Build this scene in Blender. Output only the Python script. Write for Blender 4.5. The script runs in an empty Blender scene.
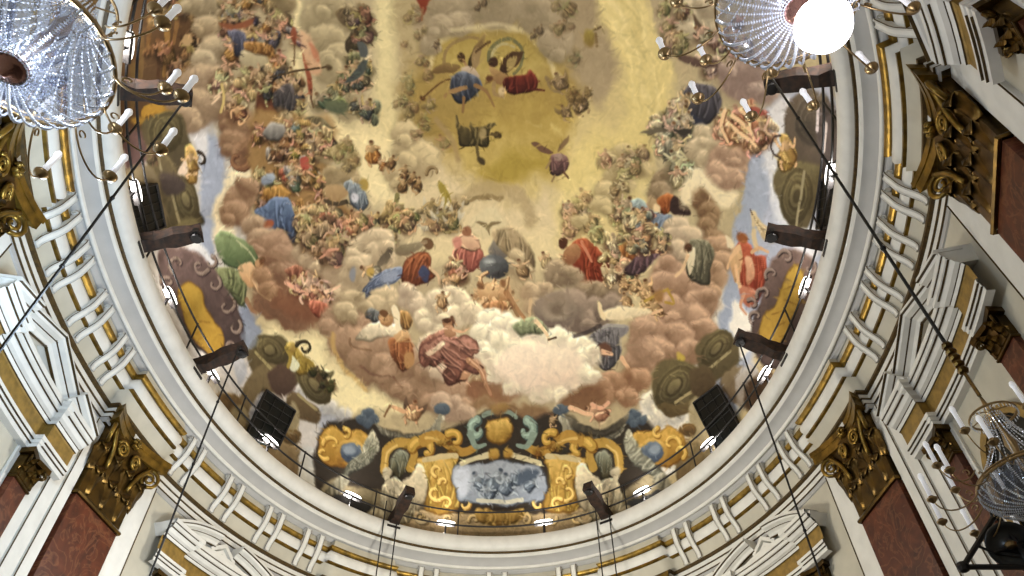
import bpy, math, random, mathutils
import numpy as np
random.seed(7)
COL = bpy.context.scene.collection
D2R = math.pi / 180

# ---------------------------------------------------------------- the plan of the room: an oval
CAMZ = 1.6                      # eye height
RING = 12.0 + CAMZ              # height of the lip of the main cornice
CX, CY, OA, OB, PW = -.581, 10.868, 7.336, 10.165, 2.113
FPX = 720.0; VX, VY = 503.965, -331.831      # focal length and the zenith's vanishing point
def _cam(px, py):
    return np.stack([np.asarray(px, float) - 512, 288 - np.asarray(py, float), -FPX + 0 * np.asarray(px, float)], -1)
_z = _cam(VX, VY); _z /= np.linalg.norm(_z)
_y = np.array([0, 0, -1.]) - _z * -_z[2]; _y /= np.linalg.norm(_y)
_x = np.cross(_y, _z)
ROT = np.stack([_x, _y, _z])    # world = ROT @ camera
def ray(px, py):
    d = _cam(px, py) @ ROT.T
    return d / np.linalg.norm(d, axis=-1, keepdims=True)

_N = 7200
_t = np.linspace(0, 2 * np.pi, _N, endpoint=False)
_X = OA * np.sign(np.cos(_t)) * abs(np.cos(_t)) ** (2 / PW)
_Y = OB * np.sign(np.sin(_t)) * abs(np.sin(_t)) ** (2 / PW)
_tx = np.roll(_X, -1) - np.roll(_X, 1); _ty = np.roll(_Y, -1) - np.roll(_Y, 1); _L = np.hypot(_tx, _ty)
_seg = np.hypot(np.roll(_X, -1) - _X, np.roll(_Y, -1) - _Y)
_S = np.concatenate([[0], np.cumsum(_seg)[:-1]]); TOT = _seg.sum(); SM = _S[_N // 4]
_NX, _NY = _ty / _L, -_tx / _L
_X = _X + CX; _Y = _Y + CY
def _g(s, a): return np.interp(s, np.append(_S, TOT), np.append(a, a[0]))
def W(s, dl, z):
    """a point of the room: s metres along the oval from its far end, dl outward from the cornice lip, z above the lip"""
    s = (np.asarray(s, float) + SM) % TOT
    return np.stack([_g(s, _X) + dl * _g(s, _NX), _g(s, _Y) + dl * _g(s, _NY), RING + z + 0 * s], -1)
def frame(s, dl, z):
    """origin and turn of a local frame: x along the oval, y into the room, z up"""
    o = W(s, dl, z); n = -(W(s, dl + .01, z) - o)[:2] / .01
    return o, math.atan2(-n[0], n[1])
def at(px, py, dist):
    return np.array([0, 0, CAMZ]) + ray(px, py) * dist

# ---------------------------------------------------------------- helpers
def tag(o, label=None, cat=None, group=None, kind=None):
    if label: o['label'] = label
    if cat: o['category'] = cat
    if group: o['group'] = group
    if kind: o['kind'] = kind
    return o
def mk(name, v, f, mat, parent=None, smooth=False):
    me = bpy.data.meshes.new(name)
    me.from_pydata([tuple(map(float, p)) for p in v], [], [tuple(map(int, q)) for q in f])
    me.materials.append(mat)
    if smooth: me.polygons.foreach_set('use_smooth', [True] * len(me.polygons))
    me.update()
    o = bpy.data.objects.new(name, me); COL.objects.link(o)
    if parent: o.parent = parent
    return o
def empty(name, loc, rz=0):
    o = bpy.data.objects.new(name, None); COL.objects.link(o)
    o.location = tuple(map(float, loc)); o.rotation_euler = (0, 0, rz); o.empty_display_size = .2
    return o
def copy_tree(o, parent=None):
    c = o.copy(); COL.objects.link(c); c.parent = parent
    for ch in [q for q in o.children]: copy_tree(ch, c)
    return c
class MB:
    """collects shapes into one mesh"""
    def __init__(s): s.v = []; s.f = []
    def add(s, v, f):
        n = len(s.v); s.v += [tuple(map(float, p)) for p in v]; s.f += [tuple(int(i) + n for i in q) for q in f]
    def box(s, x0, x1, y0, y1, z0, z1, b=0.0):
        if b <= 0:
            v = [(x, y, z) for z in (z0, z1) for y in (y0, y1) for x in (x0, x1)]
            s.add(v, [(0, 2, 3, 1), (4, 5, 7, 6), (0, 1, 5, 4), (2, 6, 7, 3), (0, 4, 6, 2), (1, 3, 7, 5)]); return
        def rect(z, i): return [(x0 + i, y0 + i, z), (x1 - i, y0 + i, z), (x1 - i, y1 - i, z), (x0 + i, y1 - i, z)]
        v = rect(z0, b) + rect(z0 + b, 0) + rect(z1 - b, 0) + rect(z1, b); f = [(3, 2, 1, 0), (12, 13, 14, 15)]
        for k in range(3):
            for i in range(4): f.append((k*4+i, k*4+(i+1) % 4, k*4+4+(i+1) % 4, k*4+4+i))
        s.add(v, f)
    def tube(s, pts, r, n=8, cap=True):
        pts = [np.array(p, float) for p in pts]; m = len(pts)
        rr = r if hasattr(r, '__len__') else [r] * m
        v = []; up = None
        for i in range(m):
            t = pts[min(i+1, m-1)] - pts[max(i-1, 0)]; t /= (np.linalg.norm(t) + 1e-9)
            if up is None:
                a = np.array([0, 0, 1.]) if abs(t[2]) < .9 else np.array([1., 0, 0]); up = np.cross(t, a); up /= np.linalg.norm(up)
            else:
                up = up - t * (up @ t); up /= (np.linalg.norm(up) + 1e-9)
            w = np.cross(t, up)
            for k in range(n):
                an = 2 * math.pi * k / n; v.append(pts[i] + rr[i] * (math.cos(an) * up + math.sin(an) * w))
        f = [(i*n+k, i*n+(k+1) % n, (i+1)*n+(k+1) % n, (i+1)*n+k) for i in range(m-1) for k in range(n)]
        if cap: f += [tuple(range(n))[::-1], tuple((m-1)*n+k for k in range(n))]
        s.add(v, f)
    def lathe(s, prof, n=24, c=(0, 0, 0), flute=0, fa=0.):
        v = []; m = len(prof)
        for r, z in prof:
            for k in range(n):
                a = 2 * math.pi * k / n; q = r * (1 + (fa * math.cos(flute * a) if flute else 0))
                v.append((c[0] + q * math.cos(a), c[1] + q * math.sin(a), c[2] + z))
        f = [(i*n+k, i*n+(k+1) % n, (i+1)*n+(k+1) % n, (i+1)*n+k) for i in range(m-1) for k in range(n)]
        f += [tuple(range(n))[::-1], tuple((m-1)*n+k for k in range(n))]
        s.add(v, f)
    def prism(s, poly, axis, a0, a1):
        """poly in the plane of the two other axes, extruded along axis 0/1/2"""
        n = len(poly)
        def P(p, a): q = [p[0], p[1]]; q.insert(axis, a); return tuple(q)
        v = [P(p, a0) for p in poly] + [P(p, a1) for p in poly]
        f = [tuple(range(n))[::-1], tuple(range(n, 2*n))] + [(i, (i+1) % n, n+(i+1) % n, n+i) for i in range(n)]
        s.add(v, f)
    def build(s, name, mat, parent=None, smooth=False): return mk(name, s.v, s.f, mat, parent, smooth)

def bezier(p0, p1, p2, p3, n=10):
    p = [np.array(q, float) for q in (p0, p1, p2, p3)]
    return [(1-t)**3*p[0] + 3*(1-t)**2*t*p[1] + 3*(1-t)*t*t*p[2] + t**3*p[3] for t in np.linspace(0, 1, n)]

# ---------------------------------------------------------------- materials
def new_mat(name):
    m = bpy.data.materials.new(name); m.use_nodes = True
    return m, m.node_tree.nodes, m.node_tree.links, m.node_tree.nodes['Principled BSDF']
def lin(c):
    return tuple((v / 12.92 if v <= .04045 else ((v + .055) / 1.055) ** 2.4) for v in [q / 255 for q in c[:3]]) + (1,)
def simple(name, c, rough=.5, metal=0., noise=0., nscale=6., bump=0., c2=None, spec=None, emis=0., alpha=None, trans=0.):
    m, N, L, B = new_mat(name)
    B.inputs['Base Color'].default_value = lin(c); B.inputs['Roughness'].default_value = rough; B.inputs['Metallic'].default_value = metal
    if spec is not None: B.inputs['Specular IOR Level'].default_value = spec
    if trans: B.inputs['Transmission Weight'].default_value = trans
    if alpha is not None: B.inputs['Alpha'].default_value = alpha
    if emis: B.inputs['Emission Color'].default_value = lin(c); B.inputs['Emission Strength'].default_value = emis
    if noise or bump:
        tc = N.new('ShaderNodeTexCoord'); nz = N.new('ShaderNodeTexNoise'); nz.inputs['Scale'].default_value = nscale; nz.inputs['Detail'].default_value = 6
        L.new(tc.outputs['Object'], nz.inputs['Vector'])
        if noise:
            r = N.new('ShaderNodeValToRGB'); c2 = c2 or tuple(q * (1 - noise) for q in c)
            r.color_ramp.elements[0].position = .35; r.color_ramp.elements[1].position = .65
            r.color_ramp.elements[0].color = lin(c2); r.color_ramp.elements[1].color = lin(c)
            L.new(nz.outputs['Fac'], r.inputs['Fac']); L.new(r.outputs['Color'], B.inputs['Base Color'])
        if bump:
            b = N.new('ShaderNodeBump'); b.inputs['Strength'].default_value = bump; b.inputs['Distance'].default_value = .02
            L.new(nz.outputs['Fac'], b.inputs['Height']); L.new(b.outputs['Normal'], B.inputs['Normal'])
    return m
M = {}
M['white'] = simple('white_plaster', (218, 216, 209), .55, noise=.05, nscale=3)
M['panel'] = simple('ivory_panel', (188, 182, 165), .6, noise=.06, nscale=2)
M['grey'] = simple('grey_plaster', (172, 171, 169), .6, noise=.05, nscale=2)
M['gold'] = simple('gilding', (146, 116, 48), .34, metal=.75, noise=.35, nscale=5, bump=.12)
M['oldgold'] = simple('dark_gilding', (98, 74, 30), .3, metal=.85, noise=.4, nscale=4, bump=.15)
M['goldpaint'] = simple('ochre_gilded_frieze', (150, 120, 56), .5, metal=.3, noise=.2, nscale=7)
M['line'] = simple('gilt_line', (86, 66, 30), .5, metal=.3, noise=.3, nscale=12)
M['brass'] = simple('brass', (158, 134, 96), .28, metal=.85)
M['finial'] = simple('rose_brass', (150, 112, 104), .2, metal=.8)
M['lamphead'] = simple('dark_grey_glass', (44, 44, 44), .35, metal=.3)
M['candle'] = simple('white_candle_tube', (245, 245, 248), .4, emis=.22)  # faint emission added to whiten tubes that are no light source
M['black'] = simple('black_metal', (28, 25, 24), .5, metal=.3)
M['beam'] = simple('dark_timber', (56, 34, 20), .8, noise=.6, nscale=8, bump=.5)
M['cable'] = simple('dark_steel_cable', (24, 21, 18), .8)
M['window'] = simple('night_glass', (12, 16, 15), .35, noise=.4, nscale=3, spec=.2)
M['floor'] = simple('stone_floor', (60, 48, 40), .4, noise=.3, nscale=1)
def marble():
    m, N, L, B = new_mat('red_marble')
    tc = N.new('ShaderNodeTexCoord'); n1 = N.new('ShaderNodeTexNoise'); n1.inputs['Scale'].default_value = 2.2; n1.inputs['Detail'].default_value = 9; n1.inputs['Distortion'].default_value = 1.4
    n2 = N.new('ShaderNodeTexNoise'); n2.inputs['Scale'].default_value = 1.7; n2.inputs['Detail'].default_value = 7; n2.inputs['Distortion'].default_value = 2.2
    L.new(tc.outputs['Object'], n1.inputs['Vector']); L.new(tc.outputs['Object'], n2.inputs['Vector'])
    r = N.new('ShaderNodeValToRGB'); e = r.color_ramp.elements
    e[0].position = .3; e[0].color = lin((52, 19, 5)); e[1].position = .72; e[1].color = lin((92, 42, 18))
    v = N.new('ShaderNodeValToRGB'); e = v.color_ramp.elements
    e[0].position = .455; e[0].color = (0, 0, 0, 1); e[1].position = .5; e[1].color = (.5, .5, .5, 1); k = e.new(.545); k.color = (0, 0, 0, 1)
    mx = N.new('ShaderNodeMix'); mx.data_type = 'RGBA'; mx.inputs['B'].default_value = lin((122, 76, 48))
    L.new(n1.outputs['Fac'], r.inputs['Fac']); L.new(n2.outputs['Fac'], v.inputs['Fac'])
    L.new(v.outputs['Color'], mx.inputs['Factor']); L.new(r.outputs['Color'], mx.inputs['A']); L.new(mx.outputs['Result'], B.inputs['Base Color'])
    B.inputs['Roughness'].default_value = .45; B.inputs['Specular IOR Level'].default_value = .3
    return m
M['marble'] = marble()
def crystal(name, c, al, rough=.12):
    m, N, L, B = new_mat(name)
    B.inputs['Base Color'].default_value = lin(c); B.inputs['Roughness'].default_value = rough; B.inputs['Metallic'].default_value = .25
    B.inputs['Specular IOR Level'].default_value = 1.0; B.inputs['Alpha'].default_value = al
    return m
M['crystal'] = crystal('bright_crystal', (232, 238, 248), .95)
M['crystal2'] = crystal('clear_crystal', (150, 160, 182), .36)
M['lamp'] = simple('lit_tube', (255, 252, 245), .4, emis=3.2)
M['flood'] = simple('lamp_glare', (255, 250, 255), .4, emis=11)
LAMP_E = 64.0
EXPO = 0.42
FRESCO_K = 1.0
LIGHTS = [('fill_light', (-5.8, 6.8, 8.8), 560, (.62, .80, 1.0), .5), ('fill_light', (-5.4, 13.2, 8.8), 270, (.90, .95, 1.0), .5),  # unseen fills added to brighten the left wall
          ('fill_light', (-.6, 16.2, 9.0), 900, (1.0, .94, .80), .6)]  # added warm fill for the far cornice; no lamp hangs here
# ---------------------------------------------------------------- sweeping mouldings round the oval
PIL = [3.95, 11.8, 18.7, 26.2, -4.0, -11.9, -19.2, -26.6]     # pilaster centres
RW = .98                                                      # half width of the projecting blocks over them
def path(s0, s1, ress=(), d=0.2, step=.3):
    """(s, inward offset) points, with blocks stepping d into the room"""
    ev = []
    for a, b in sorted(ress):
        if b > s0 and a < s1: ev.append((max(a, s0), min(b, s1)))
    pts = []; s = s0
    def run(a, b, y):
        n = max(1, int((b - a) / step + .5))
        for i in range(n + 1): pts.append((a + (b - a) * i / n, y))
    for a, b in ev:
        if a > s + 1e-6: run(s, a, 0)
        run(a, b, d); s = b
    if s < s1 - 1e-6: run(s, s1, 0)
    out = [pts[0]]
    for p in pts[1:]:
        if abs(p[0] - out[-1][0]) + abs(p[1] - out[-1][1]) > 1e-6: out.append(p)
    return out
def sweep_plan(name, pth, prof, mat, closed=False, parent=None, smooth=False, kind='structure'):
    """prof: (dl, z) pairs; dl measured outward from the lip"""
    n = len(pth); v = []
    for i, (s, y) in enumerate(pth):
        a = pth[i-1] if i else (pth[-2] if closed else None); b = pth[i+1] if i < n-1 else (pth[1] if closed else None)
        def nrm(p, q, wrap=False):
            dx, dy = (q[0]-p[0]), (q[1]-p[1])
            if abs(dx) > 5: dx = .3; dy = 0
            l = math.hypot(dx, dy); return (-dy / l, dx / l)
        n1 = nrm(a, (s, y)) if a else None; n2 = nrm((s, y), b) if b else None
        n1 = n1 or n2; n2 = n2 or n1
        k = 1 + n1[0]*n2[0] + n1[1]*n2[1]; m = ((n1[0]+n2[0]) / k, (n1[1]+n2[1]) / k)
        ref = prof[-1][0]
        for dl, z in prof:
            p = ref - dl            # projection into the room, relative to the profile's foot
            v.append(W(s + p*m[0], ref - (y + p*m[1]), z))
    k = len(prof); f = []
    for i in range(n-1):
        for j in range(k-1): f.append((i*k+j, i*k+j+1, (i+1)*k+j+1, (i+1)*k+j))
    o = mk(name, v, f, mat, parent, smooth)
    if kind and not parent: o['kind'] = kind
    return o
ress = [(c - RW, c + RW) for c in PIL]
H_ = TOT / 2
full = path(-H_, H_, (), 0); fullr = path(-H_, H_, ress, .2)
_k = [0]
def trim(pth, prof, mat, label=None, smooth=False):
    _k[0] += 1
    o = sweep_plan('trim_%d' % _k[0], pth, prof, mat, closed=True, smooth=smooth)
    if label: o['label'] = label
    return o
def arc(c0, c1, bulge, n=6):
    """a curved moulding between two profile points"""
    (a, b), (c, d) = c0, c1; mx, my = (a+c)/2, (b+d)/2; nx, ny = (d-b), -(c-a)
    return [((1-t)**2*a + 2*(1-t)*t*(mx+nx*bulge) + t*t*c, (1-t)**2*b + 2*(1-t)*t*(my+ny*bulge) + t*t*d) for t in np.linspace(0, 1, n)]
trim(full, [(.9, .34), (.04, .3), (0, .26), (0, .02)] + arc((.01, 0), (.18, -.15), .35), M['white'], 'rounded white lip of the oval cornice under the painted dome', True)
trim(full, [(.18, -.15), (.185, -.19), (.232, -.205)], M['line'], 'thin gilt line round the cornice lip')
trim(full, [(.232, -.2), (.235, -.26), (.262, -.285), (.28, -.30)], M['white'], 'white bead above the grey cove')
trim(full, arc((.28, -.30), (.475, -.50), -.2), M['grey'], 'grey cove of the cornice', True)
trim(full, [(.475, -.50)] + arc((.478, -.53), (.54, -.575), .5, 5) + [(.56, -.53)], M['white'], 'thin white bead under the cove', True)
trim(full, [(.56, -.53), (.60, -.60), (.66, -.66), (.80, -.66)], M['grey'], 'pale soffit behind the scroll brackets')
trim(fullr, [(.70, -.64), (.66, -.84), (.655, -.86)], M['panel'], 'ivory band above the gilded moulding')
trim(fullr, [(.655, -.86), (.62, -.862)] + arc((.625, -.875), (.70, -.98), .25, 5), M['gold'], 'broad gilded moulding broken forward over the pilasters')
trim(fullr, [(.715, -.985)] + arc((.70, -1.0), (.75, -1.27), .3, 6), M['white'], 'white fluted moulding between two gilded ones', True)
trim(fullr, [(.75, -1.27), (.745, -1.33), (.80, -1.35)], M['gold'], 'narrow gilded moulding above the frieze')
trim(fullr, arc((.80, -1.35), (.93, -1.66), -.1, 5), M['panel'], 'ivory frieze behind the scroll brackets', True)
trim(fullr, [(.92, -1.645), (.892, -1.665), (.892, -1.725), (.955, -1.745)], M['line'], 'dark gilt ring under the frieze')
trim(fullr, [(.955, -1.735), (.955, -1.86)], M['white'], 'upper white band of the architrave')
trim(fullr, [(.95, -1.86), (.95, -1.878), (.985, -1.885)], M['line'])
trim(fullr, [(.985, -1.885), (.985, -2.0)], M['white'], 'second white band of the architrave')
trim(fullr, [(.98, -2.0), (.98, -2.016), (1.01, -2.022)], M['line'])
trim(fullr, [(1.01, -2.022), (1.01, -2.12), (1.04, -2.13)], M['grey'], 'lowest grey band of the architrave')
# the wall itself and the floor
wl = sweep_plan('wall_oval', full, [(1.04, -2.13), (1.04, -6.), (1.04, -RING)], M['panel'], closed=True); wl['label'] = 'ivory oval wall of the church below the cornice'
fl = [tuple(W(s, 1.2, -RING)) for s in np.linspace(-H_, H_, 96, endpoint=False)]
o = mk('floor', fl, [tuple(range(len(fl)))], M['floor']); o['kind'] = 'structure'

# ---------------------------------------------------------------- scroll brackets (things), one made, the rest copied
def make_bracket():
    r = empty('scroll_bracket', (0, 0, 0))
    # side profile in (y into the room from the frieze foot at dl=.95, z above the lip)
    def Y(dl): return .95 - dl
    c = bezier((Y(.90), 0, -1.64), (Y(.90), 0, -1.40), (Y(.64), 0, -1.30), (Y(.60), 0, -.95), 10) + bezier((Y(.60), 0, -.95), (Y(.58), 0, -.82), (Y(.54), 0, -.72), (Y(.56), 0, -.66), 5)[1:]
    b = MB(); w = .08
    # ribbon: box section swept along the curve, with a raised bead at each edge
    sec = [(-w, -.07), (w, -.07), (w, .03), (w*.75, .055), (w*.5, .03), (-w*.5, .03), (-w*.75, .055), (-w, .03)]
    pts = [(p[0], p[2]) for p in c]; v = []
    for i, (y, z) in enumerate(pts):
        a = pts[max(i-1, 0)]; q = pts[min(i+1, len(pts)-1)]; tx, tz = q[0]-a[0], q[1]-a[1]; l = math.hypot(tx, tz); ny, nz = tz/l, -tx/l
        for x, h in sec: v.append((x, y + ny*h, z + nz*h))
    n = len(sec); f = [(i*n+k, i*n+(k+1) % n, (i+1)*n+(k+1) % n, (i+1)*n+k) for i in range(len(pts)-1) for k in range(n)] + [tuple(range(n))[::-1], tuple((len(pts)-1)*n+k for k in range(n))]
    b.add(v, f); b.build('console', M['white'], r)
    sp = [(Y(.56) - .055 + .06*(1-t*.8)*math.cos(t*9), -.71 + .06*(1-t*.8)*math.sin(t*9)) for t in np.linspace(0, 1, 14)]
    for x in (-w-.012, w+.012): b = MB(); b.tube([(x, y, z) for y, z in sp], .014, 5); b.build('scroll', M['white'], r)
    for x in (-w, w): b = MB(); b.tube([(x*1.03, p[1]*0 + p[0] + .03, p[2]) for p in c], .010, 4); b.build('gilt_edge', M['line'], r)
    return r
br0 = make_bracket(); used = False
bpos = [17.38, 16.95, 16.3, 15.92, 15.08, 14.65, 13.85, 13.42, 10.3, 9.85, 8.68, 8.22, 7.12, 6.68, 5.76, 5.3, 2.2, 1.76, .24, -.22, -1.78, -2.22,
        -5.46, -5.9, -6.9, -7.32, -8.42, -8.9, -9.84, -10.28, -13.8, -14.2, -15.05, -15.42, -16.2, -16.62, -17.22, -17.6, -20.5, -20.9, -21.9, -22.3, 20.0, 20.4]
def run_of(s):
    side = 'left' if s > 0 else 'right'; a = abs(s)
    if a < 3: return ('far', 'white scroll bracket at the far end under the painted medallion, %s from the left')
    if a < 11: return (side + '1', 'white scroll bracket in the lower ' + side + ' run, %s from the far end')
    if a < 18: return (side + '2', 'white scroll bracket on the ' + side + ' between the two gilded capitals, %s from the bottom')
    return (side + '3', 'white scroll bracket on the ' + side + ' above the upper gilded capital, %s from the bottom')
cnt = {}
for s in bpos: cnt.setdefault(run_of(s)[0], []).append(s)
ordn = ['first', 'second', 'third', 'fourth', 'fifth', 'sixth', 'seventh', 'eighth']
for s in bpos:
    o = br0 if not used else copy_tree(br0); used = True
    p, a = frame(s, .95, 0); o.location = tuple(map(float, p)); o.rotation_euler = (0, 0, a)
    k, lab = run_of(s); L = sorted(cnt[k], key=lambda q: abs(q) if k != 'far' else -q)
    tag(o, lab % ordn[L.index(s)], 'bracket', 'paired white scroll brackets under the cornice')

# ---------------------------------------------------------------- great pilasters with gilded capitals
def leaf(b, x, y, z, h, w, out, n=7, th=.025):
    """an acanthus leaf rising from (x,y,z), curling outward at its tip"""
    v = []; half = 3
    for i in range(n):
        t = i / (n-1); zz = z + h * math.sin(min(t, .86) / .86 * math.pi / 2) - (max(0, t - .8) * h * 1.1)
        yy = y + out * t**2.2
        ww = w * (.55 + .6*math.sin(t*2.6)) * (1 - .75*max(0, t-.7)/.3) * (1 + .13*(i % 2))
        for j in range(-half, half+1):
            q = j / half; v.append((x + q*ww/2, yy - abs(q)*.045 + (.03 if j == 0 else 0), zz - abs(q)*.05*(1+t)))
    k = 2*half+1; m = len(v)
    f = [(i*k+j, i*k+j+1, (i+1)*k+j+1, (i+1)*k+j) for i in range(n-1) for j in range(k-1)]
    v += [(a, c - th, d - th*.4) for a, c, d in v]
    f += [(m+a, m+d, m+c, m+bb) for a, bb, c, d in f]
    edge = [j for j in range(k)] + [(i*k + k-1) for i in range(1, n)] + [(n-1)*k+j for j in range(k-2, -1, -1)] + [i*k for i in range(n-2, 0, -1)]
    for i in range(len(edge)): a, c = edge[i], edge[(i+1) % len(edge)]; f.append((a, m+a, m+c, c))
    b.add(v, f)
def volute(b, cx, cy, cz, r, dx, dy, turns=2.1, th=.035):
    pts = []; rad = []
    for t in np.linspace(0, 1, 26):
        a = math.pi*.9 - t*turns*2*math.pi; q = r * (1 - t*.86)
        pts.append((cx + dx*q*math.cos(a), cy + dy*q*math.cos(a), cz + q*math.sin(a))); rad.append(th*(1 - .45*t))
    b.tube(pts, rad, 6)
def make_pilaster(s, hw=.8, dl=.84, top=-1.74, ast=-3.72, sc=1.0, name='pilaster'):
    """origin on the floor at the wall face; y into the room"""
    p, a = frame(s, 1.04, -RING); r = empty(name, p, a)
    y0 = 0; yf = 1.04 - dl                      # face of the shaft
    zt = RING + top; za = RING + ast; h = zt - za
    b = MB(); b.box(-hw, hw, 0, yf, .9, za, .02); b.build('shaft', M['marble'], r)
    b = MB(); b.box(-hw-.16, hw+.16, 0, yf+.16, 0, .6, .03); b.box(-hw-.08, hw+.08, 0, yf+.08, .6, .9, .03); b.build('base', M['white'], r)
    cap = MB()      # bell
    v = []; nz = 6
    for i in range(nz):
        t = i/(nz-1); e = .10*t**2.5*sc; z = za + .06 + (h*.86-.06)*t
        v += [(-hw-e, 0, z), (-hw-e, yf+e, z), (hw+e, yf+e, z), (hw+e, 0, z)]
    f = [(i*4+k, i*4+k+1, (i+1)*4+k+1, (i+1)*4+k) for i in range(nz-1) for k in range(3)] + [(0, 1, 2, 3), ((nz-1)*4+3, (nz-1)*4+2, (nz-1)*4+1, (nz-1)*4)]
    cap.add(v, f); bell = cap.build('capital', M['oldgold'], r)
    b = MB(); b.tube([(-hw-.03, 0, za+.03), (-hw-.03, yf+.03, za+.03), (hw+.03, yf+.03, za+.03), (hw+.03, 0, za+.03)], .045*sc, 6); b.build('astragal', M['oldgold'], bell)
    lf = MB()
    n1 = 3
    for i in range(n1): lf = MB(); leaf(lf, (-1 + 2*(i+.5)/n1)*hw, yf+.02, za+.14, h*.34, hw*.58, .12*sc); lf.build('acanthus_leaf', M['oldgold'], bell, True)
    for i in range(4): lf = MB(); leaf(lf, (-1 + 2*i/3)*hw*.97, yf+.035, za+.30*h, h*.34, hw*.44, .18*sc); lf.build('acanthus_leaf', M['oldgold'], bell, True)
    # abacus: slab with a concave front and horned corners
    ex = .30*sc; ey = .30*sc; pl = []
    for t in np.linspace(-1, 1, 13):
        c = abs(t)**1.9; pl.append((t*(hw+ex), yf + .06*sc + ey*c))
    side = [(hw+ex, yf+ey+.06*sc), (hw+ex-.05, yf+ey-.07), (hw+.10*sc, yf*.5), (hw+.12*sc, 0)]
    poly = pl + side[1:] + [(-x, y) for x, y in side[1:][::-1]]
    ab = MB(); ab.prism(poly, 2, zt-.17*h, zt-.07*h); ab.prism([(x*1.025, y+.02 if y > .01 else y) for x, y in poly], 2, zt-.07*h, zt-.005); ab.build('abacus', M['gold'], bell)
    for sx in (-1, 1):
        b = MB(); rr = .26*sc
        volute(b, sx*(hw+.05*sc), yf+.14*sc, zt-.17*h-rr*.95, rr, sx*.75, .66, th=.05*sc)
        volute(b, sx*(hw*.34), yf+.10*sc, zt-.17*h-rr*.85, rr*.72, -sx*1., .12, th=.042*sc)
        b.tube(bezier((sx*hw*.55, yf+.05, za+h*.42), (sx*hw*.6, yf+.12, za+h*.65), (sx*hw*.8, yf+.1, zt-.3*h), (sx*(hw-.02), yf+.16, zt-.19*h), 8), [.05*sc]*8, 6)
        b.build('volute', M['gold'], bell, True)
    b = MB()     # the flower on the abacus
    for k in range(6):
        an = k*math.pi/3; cx, cz = .09*sc*math.cos(an), .09*sc*math.sin(an)
        b.lathe([(0, -.03), (.05*sc, -.02), (.07*sc, .0), (.05*sc, .03), (0, .04)], 8, (cx, yf+.15*sc, zt-.12*h+cz))
    b.lathe([(0, -.05), (.05*sc, -.02), (.055*sc, .02), (0, .06)], 8, (0, yf+.2*sc, zt-.12*h)); b.build('flower', M['gold'], bell, True)
    return r
def strips(s, hw, ext, sides=(-1, 1)):
    """the white stepped wall strips that back a pilaster, with gilt lines"""
    for sx in sides:
        prev = hw
        for w_, dl in ext:
            a, b_ = (s+prev, s+w_) if sx > 0 else (s-w_, s-prev)
            q = path(a, b_, (), 0, .2); v = []; zt, zb = -2.12, -RING+.02
            for z in (zt, zb):
                for d in (dl, 1.05): v += [W(u, d, z) for u, _ in q]
            n = len(q); f = [(i, i+1, 2*n+i+1, 2*n+i) for i in range(n-1)] + [(0, 2*n, 3*n, n), (n-1, 2*n-1, 4*n-1, 3*n-1)] + [(2*n+i, 2*n+i+1, 3*n+i+1, 3*n+i) for i in range(n-1)]
            _k[0] += 1; o = mk('trim_%d' % _k[0], v, f, M['white']); o['kind'] = 'structure'
            e = s + sx*(w_ - .02); m = MB(); m.tube([W(e, dl-.004, zt), W(e, dl-.004, -6), W(e, dl-.004, zb)], .017, 4)
            _k[0] += 1; o = m.build('trim_%d' % _k[0], M['line']); o['kind'] = 'structure'
            prev = w_
names = {3.95: None, 11.8: 'red marble pilaster with gilded capital at the lower left of the photograph', 18.7: 'marble pilaster with gilded capital at the left edge, below the bright chandelier',
         -11.9: 'red marble pilaster with gilded capital at the lower right, left of the dim chandelier', -19.2: 'red marble pilaster with dark gilded capital at the upper right'}
for s, lab in names.items():
    if lab is None: continue
    p = make_pilaster(s); tag(p, lab, 'pilaster', 'great marble pilasters carrying the oval cornice')
for s in (3.95, -4.0):
    p = make_pilaster(s); tag(p, 'marble pilaster just below the lower edge of the view, %s of its centre' % ('left' if s > 0 else 'right'), 'pilaster', 'great marble pilasters carrying the oval cornice')
for s in (3.95, 11.8, 18.7, -4.0, -11.9, -19.2):
    inner = 1 if s < 0 else -1      # side facing the far end
    far = [(1.42, .97)]; near = [(1.12, .93), (1.5, .955), (1.85, .98), (2.15, 1.0)]
    strips(s, .82, far, (inner,)); strips(s, .82, near if abs(s) < 15 else far, (-inner,))

# ---------------------------------------------------------------- framed bays: small order, gilded frieze, pediment
def raking(pts, prof, mat, parent, name, o=None):
    """sweep prof (n below the line, dl) along pts (s, z) on the wall; local to parent (world)"""
    v = []; n = len(pts); k = len(prof)
    for i, (s, z) in enumerate(pts):
        a = pts[max(i-1, 0)]; b = pts[min(i+1, n-1)]; tx, tz = b[0]-a[0], b[1]-a[1]; l = math.hypot(tx, tz); nx, nz = tz/l, -tx/l
        if nz > 0: nx, nz = -nx, -nz
        for q, dl in prof: v.append(W(s + nx*q, dl, z + nz*q))
    f = [(i*k+j, i*k+(j+1) % k, (i+1)*k+(j+1) % k, (i+1)*k+j) for i in range(n-1) for j in range(k)] + [tuple(range(k)), tuple((n-1)*k+j for j in range(k))[::-1]]
    return local(mk(name, v, f, mat), parent)
def local(o, parent):
    """keep a mesh built in world space where it is, under a parent"""
    o.parent = parent; a = parent.rotation_euler[2]; L = parent.location
    me = o.data; n = len(me.vertices); co = np.empty(n*3); me.vertices.foreach_get('co', co); co = co.reshape(-1, 3) - np.array(L[:])
    c, s_ = math.cos(-a), math.sin(-a); x = co[:, 0]*c - co[:, 1]*s_; y = co[:, 0]*s_ + co[:, 1]*c
    co[:, 0], co[:, 1] = x, y; me.vertices.foreach_set('co', co.ravel()); me.update()
    return o
RK = [(0, 1.04), (0, .60), (.05, .58), (.09, .62), (.13, .64), (.17, .72), (.20, .74), (.24, .80), (.30, .84), (.30, 1.04)]
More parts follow.
